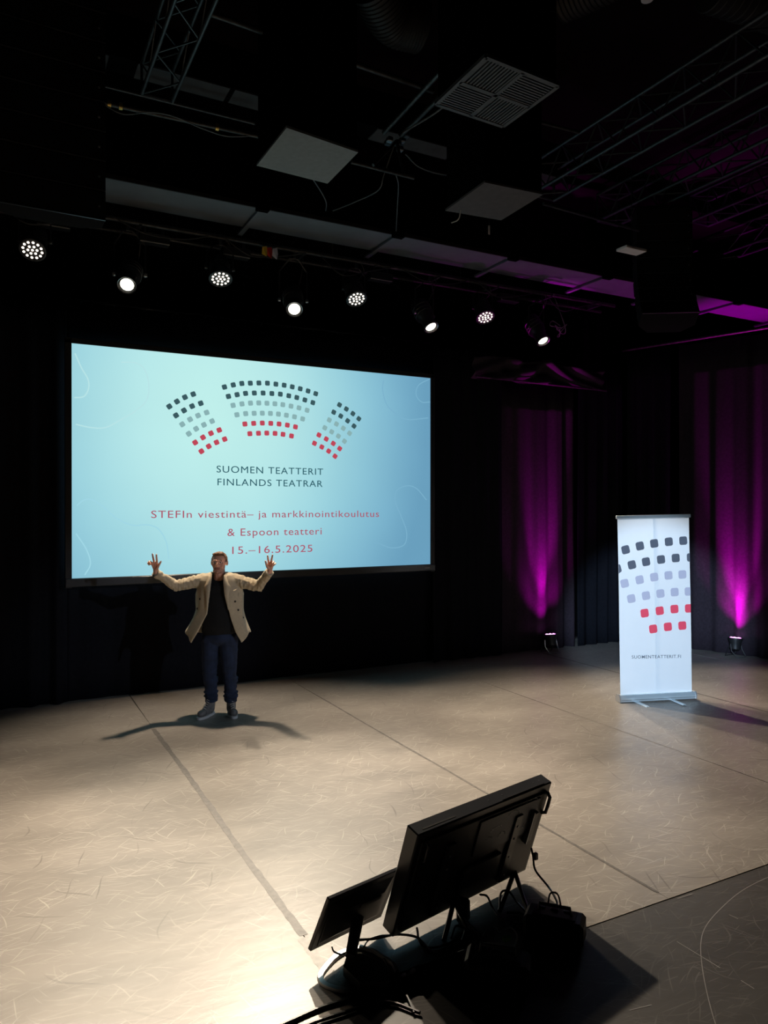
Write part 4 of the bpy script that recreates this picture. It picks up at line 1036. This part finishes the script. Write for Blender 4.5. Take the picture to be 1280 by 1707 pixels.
bm.to_mesh(hr.data); bm.free(); solid_mesh(hr, .004, 0)
for p in hr.data.polygons: p.use_smooth = True

def interp(tab, z):
    tab = sorted(tab)
    if z <= tab[0][0]: return tab[0][1]
    for (a, va), (b, vb) in zip(tab, tab[1:]):
        if z <= b: return va+(vb-va)*(z-a)/(b-a)
    return tab[-1][1]
# t-shirt
b = MB(); b.ball((0, .005, 1.30), .185, .115, .17, 24, 16); b.cap((-.10, .01, 1.395), (.10, .01, 1.395), .062, .062)
b.ball((.0, -.005, 1.20), .180, .125, .20, 24, 16); b.ball((.0, -.005, 1.10), .180, .137, .24, 24, 16); b.ball((.0, -.005, 1.0), .185, .140, .2, 24, 16); b.ball((.0, .0, .92), .188, .130, .12, 24, 14); b.cap((hx, .02, 1.40), (hx, .01, 1.455), .078, .070)
ts = b.build('t_shirt', M['tee'], man); remesh(ts, .008, 3)
bm = bmesh.new(); bm.from_mesh(ts.data)
for v in bm.verts:
    if v.co.z < .825: v.co.z = .825
    if v.co.z > 1.452+v.co.y*.35: v.co.z = 1.452+v.co.y*.35
    v.co += v.normal*noise.noise(Vector((v.co.x*9, v.co.y*9, v.co.z*14)))*.006
bm.to_mesh(ts.data); bm.free()
# jeans
b = MB(); b.ball((0.005, .0, .83), .185, .125, .10, 24, 14)
KL, KR = (lx(568), -.02, lz(1110)), (lx(728), -.025, lz(1110)); AL, AR = (lx(578), -.0, lz(1280)), (lx(732), .0, lz(1280))
for hxp, K_, A_ in ((-.085, KL, AL), (.098, KR, AR)):
    b.cap((hxp, 0, .80), K_, .107, .074); b.cap(K_, A_, .073, .061)
    mid = [(K_[i]+A_[i])/2 for i in range(3)]; b.cap((mid[0], mid[1], mid[2]+.02), A_, .070, .064)
    b.path([(A_[0]-.001, A_[1], A_[2]-.06), (A_[0], A_[1], A_[2]+.012)], [.067, .070], 18)
    for kz in (.39, .37, .235, .20): b.path([(A_[0]*.6+K_[0]*.4+.075*math.cos(a), .076*math.sin(a), kz+.012*math.sin(a*2+kz*30)) for a in [2*PI*k/14 for k in range(14)]], .008, 6, closed=True)
jn = b.build('jeans', M['jeans'], man); remesh(jn, .0075, 3)
def normals(o): return [v.normal.copy() for v in o.data.vertices]
for v, vn in zip(jn.data.vertices, normals(jn)):
    n = noise.noise(Vector((v.co.x*10, v.co.y*10, v.co.z*28)))*.009 * (1 if v.co.z < .5 else .6); v.co += vn*n
# boots
def boot(heel, toe, ank, lab):
    heel, toe = Vector(heel), Vector(toe); d = (toe-heel); L_ = d.length; d.normalize(); n_ = Vector((-d.y, d.x, 0))
    T = Matrix((d, n_, Vector((0, 0, 1)))).transposed().to_4x4(); T.translation = heel
    b = MB(); 
    for q_, r in (((.055, 0, .07), (.044, .036, .055)), ((L_*.45, 0, .065), (.07, .040, .048)), ((L_*.74, 0, .052), (.068, .047, .038))): b.ball(q_, *r, 16, 12, mtx=T)
    ik = T.inverted() @ Vector(ank); ik = Vector((max(.05, min(.08, ik.x)), max(-.02, min(.02, ik.y)), .19)); p0 = T @ Vector((.062, 0, .07)); p1 = T @ ik
    b.cap(p0, p1, .050, .052)
    bo = b.build('boot', M['boot'], man); remesh(bo, .005, 3)
    for v in bo.data.vertices:
        if v.co.z < .022: v.co.z = .022
        if v.co.z > .205: v.co.z = .205
    so = MB(); prof = []
    for k in range(28):
        a = 2*PI*k/28; x = L_/2 + (L_/2+.012)*math.cos(a); wdt = .052 if x > L_*.5 else .043
        prof.append((x, wdt*math.copysign(abs(math.sin(a))**.75, math.sin(a))))
    vs = [tuple(T @ Vector((x, y, z))) for z in (0, .026) for x, y in prof]; k = len(prof)
    so._add(vs, [tuple(range(k-1, -1, -1)), tuple(range(k, 2*k))] + [(i, (i+1) % k, (i+1) % k+k, i+k) for i in range(k)])
    so.build('sole', M['sole'], bo)
    la = MB()
    for j in range(7):
        t = j/6; c = Vector((.15-.055*t*1.3 if t < .5 else .118-.02*t, 0, .095+.105*t)); c.x = (.165-.07*min(1, t*1.6)) ; 
        wv = .024
        la.path([tuple(T @ (c+Vector((.008, -wv, -.004)))), tuple(T @ (c+Vector((.016, 0, .008)))), tuple(T @ (c+Vector((.008, wv, -.004))))], .0034, 6)
    la.build('laces', M['lace'], bo)
    return bo
boot((-.072, .045, 0), (-.168, -.215, 0), (lx(580), .0, .19), 'l')
boot((.105, .055, 0), (.198, -.165, 0), (lx(738), .0, .19), 'r')
# jacket shell
OXL = [(1.525, .075), (1.51, .125), (1.49, .185), (1.45, .215), (1.40, .225), (1.29, .240), (1.13, .243), (1.04, .275), (.89, .350), (.79, .352)]
OXR = [(1.525, .075), (1.51, .125), (1.49, .185), (1.45, .215), (1.40, .228), (1.29, .255), (1.13, .257), (1.04, .272), (.89, .328), (.79, .330)]
BY = [(1.525, .062), (1.50, .100), (1.44, .125), (1.30, .150), (1.1, .158), (.9, .17), (.79, .175)]
EL = [(1.525, -.062), (1.48, -.056), (1.30, -.070), (1.10, -.096), (1.0, -.145), (.89, -.205), (.79, -.265)]
ER = [(1.525, .066), (1.48, .068), (1.30, .090), (1.05, .150), (.92, .20), (.79, .258)]
vs = []; fs = []; nc, nr = 64, 40
for i in range(nc+1):
    s_ = i/nc
    zb = interp([(0, .785), (.10, .855), (.16, .885), (.3, .86), (.5, .84), (.7, .86), (.84, .885), (.9, .855), (1, .785)], s_)
    for j in range(nr+1):
        t = j/nr; z = 1.525 + (zb-1.525)*t
        oL, oR, by = interp(OXL, z), interp(OXR, z), interp(BY, z)
        aL = math.pi + math.acos(max(-1, min(1, -interp(EL, z)/oL))); aR = 2*math.pi - math.acos(max(-1, min(1, interp(ER, z)/oR)))
        # go from left edge round the back to the right edge (angles measured with front = 3pi/2)
        a = aL - s_*(aL + 2*math.pi - aR)
        ca, sa = math.cos(a), math.sin(a); ox = oL if ca < 0 else oR
        x = ox*ca; y = by*sa*(1.0 if sa < 0 else .95)
        fold = .007*math.sin(z*9+s_*40)*t
        vs.append((x+fold*ca, y+fold*sa+.008, z))
for i in range(nc):
    for j in range(nr):
        a = i*(nr+1)+j; fs.append((a, a+nr+1, a+nr+2, a+1))
jb = MB(); jb._add(vs, fs); sh = jb.build('shell_core', M['jacket']); md = sh.modifiers.new('s', 'SOLIDIFY'); md.thickness = .016; md.offset = 0; bake(sh)
b = MB(); b.v = [tuple(v.co) for v in sh.data.vertices]; b.f = [tuple(p.vertices) for p in sh.data.polygons]; bpy.data.objects.remove(sh)
CuL, CuR = ElL.lerp(WrL, .93), ElR.lerp(WrR, .93)
for Sx, El, Cu in ((ShL, ElL, CuL), (ShR, ElR, CuR)):
    S0 = Sx + Vector((0.012 if Sx.x < 0 else -.012, 0, .005))
    b.cap(S0, El, .074, .058); b.cap(El, Cu, .058, .040); b.cap(S0+Vector((0, 0, .02)), S0+Vector((.04 if Sx.x > 0 else -.04, 0, .0)), .058, .060)
    dC = (Cu-El).normalized(); b.path([Cu-dC*.03, Cu+dC*.035], [.0455, .046], 18)
    # sleeve creases
    for k in range(9):
        t = .15+.8*k/9; c = S0.lerp(El, t); dd = (El-S0).normalized(); e1 = Vector((0, 0, 1)) - dd*dd.z; e1.normalize(); e2 = dd.cross(e1); r = .070-.012*t
        b.path([c + (e1*math.cos(a)+e2*math.sin(a))*r + dd*(a-PI)*.012*(1 if k % 2 else -1) for a in [PI*.25*q_-PI*.9 for q_ in range(8)]], .006, 6)
jk = b.build('jacket', M['jacket'], man); remesh(jk, .006, 2)
for v, vn in zip(jk.data.vertices, normals(jk)):
    arm_ = abs(v.co.x) > .22 and v.co.z > 1.28
    n = noise.noise(Vector((v.co.x*38, v.co.y*14, v.co.z*22)))*.010 if arm_ else noise.noise(Vector((v.co.x*12, v.co.y*12, v.co.z*6)))*.006
    v.co += vn*n
def front_y(x, z):
    by = interp(BY, z); ox = interp(OXL if x < 0 else OXR, z); return -by*math.sqrt(max(.02, 1-(x/ox)**2)) + .008
# lapels, buttons, pocket
M['lapel'] = mat('jacket_lapel', (.54, .44, .30), .8, var=.05, scale=40, sheen=.1)
for s_, E_ in ((-1, EL), (1, ER)):
    vs = []; fs = []; n = 16
    for k in range(n+1):
        z = 1.50-.36*k/n; e = interp(E_, z); t = k/n
        wd = interp([(0, .03), (.25, .055), (.34, .075), (.38, .058), (1, .006)], t) if True else 0
        x0 = e - s_*.001; x1 = e + s_*wd
        vs += [(x0, front_y(x0, z)-.014, z), (x1, front_y(x1, z)-.018, z)]
    for k in range(n): fs.append((2*k, 2*k+1, 2*k+3, 2*k+2))
    lp = MB(); lp._add(vs, fs); lp = lp.build('lapel', M['lapel'], jk, smooth=True); solid_mesh(lp, .005, 0)
for xc, yc in ((510, 505), (485, 583), (450, 655), (783, 525), (803, 593), (835, 658)):
    x, z = lx(xc), lz(yc); y = front_y(x, z)-.013
    MB().lathe([(.006, -.003), (.0115, -.001), (.0115, .003), (.008, .004)], 14, cyl_m((x*.8, -1, 0), (x, y, z))).build('button', M['button'], jk, smooth=True)
x, z = lx(782), lz(437)
po = MB().hull([(x-.028, front_y(x-.028, z)-.012, z-.014), (x+.022, front_y(x+.022, z)-.012, z+.012), (x-.026, front_y(x-.026, z)-.012, z-.006), (x+.024, front_y(x+.024, z)-.012, z+.020), (x, front_y(x, z)-.02, z)]).build('pocket_welt', M['lapel'], jk)
dW = (WrR-CuR).normalized(); c = CuR.lerp(WrR, .8)
autosmooth(MB().tube(c-dW*.012, c+dW*.012, .033, 16).build('wristwatch', M['button'], man))
c = CuL.lerp(WrL, .8); dW = (WrL-CuL).normalized(); autosmooth(MB().tube(c-dW*.01, c+dW*.01, .0335, 16).build('shirt_cuff', M['tee'], man))
# repeats of one kind share a group phrase
GROUPS = {'stage lamp': 'stage lamps on the lighting bar', 'curtain': 'black curtains around the stage', 'truss': 'lighting trusses under the ceiling',
          'uplight': 'magenta floor uplights', 'junction box': 'junction boxes on the lighting bar', 'power box': 'power boxes behind the large monitor',
          'ceiling box': 'boxes hanging from the ceiling', 'speaker': 'hanging loudspeaker stacks'}
for o in list(COL.objects):
    if o.parent is None and o.get('category') in GROUPS: o['group'] = GROUPS[o['category']]
    if o.parent is None and o.name.startswith('floor_cable'): o['group'] = 'cables around the floor monitors'
    if o.parent is None and o.name.startswith('hanging_cable'): o['group'] = 'cables hanging under the ceiling'
    if o.parent is None and o.name.startswith('ceiling_pipe'): o['group'] = 'pipes under the ceiling'
bpy.data.scenes.remove(SCRATCH)
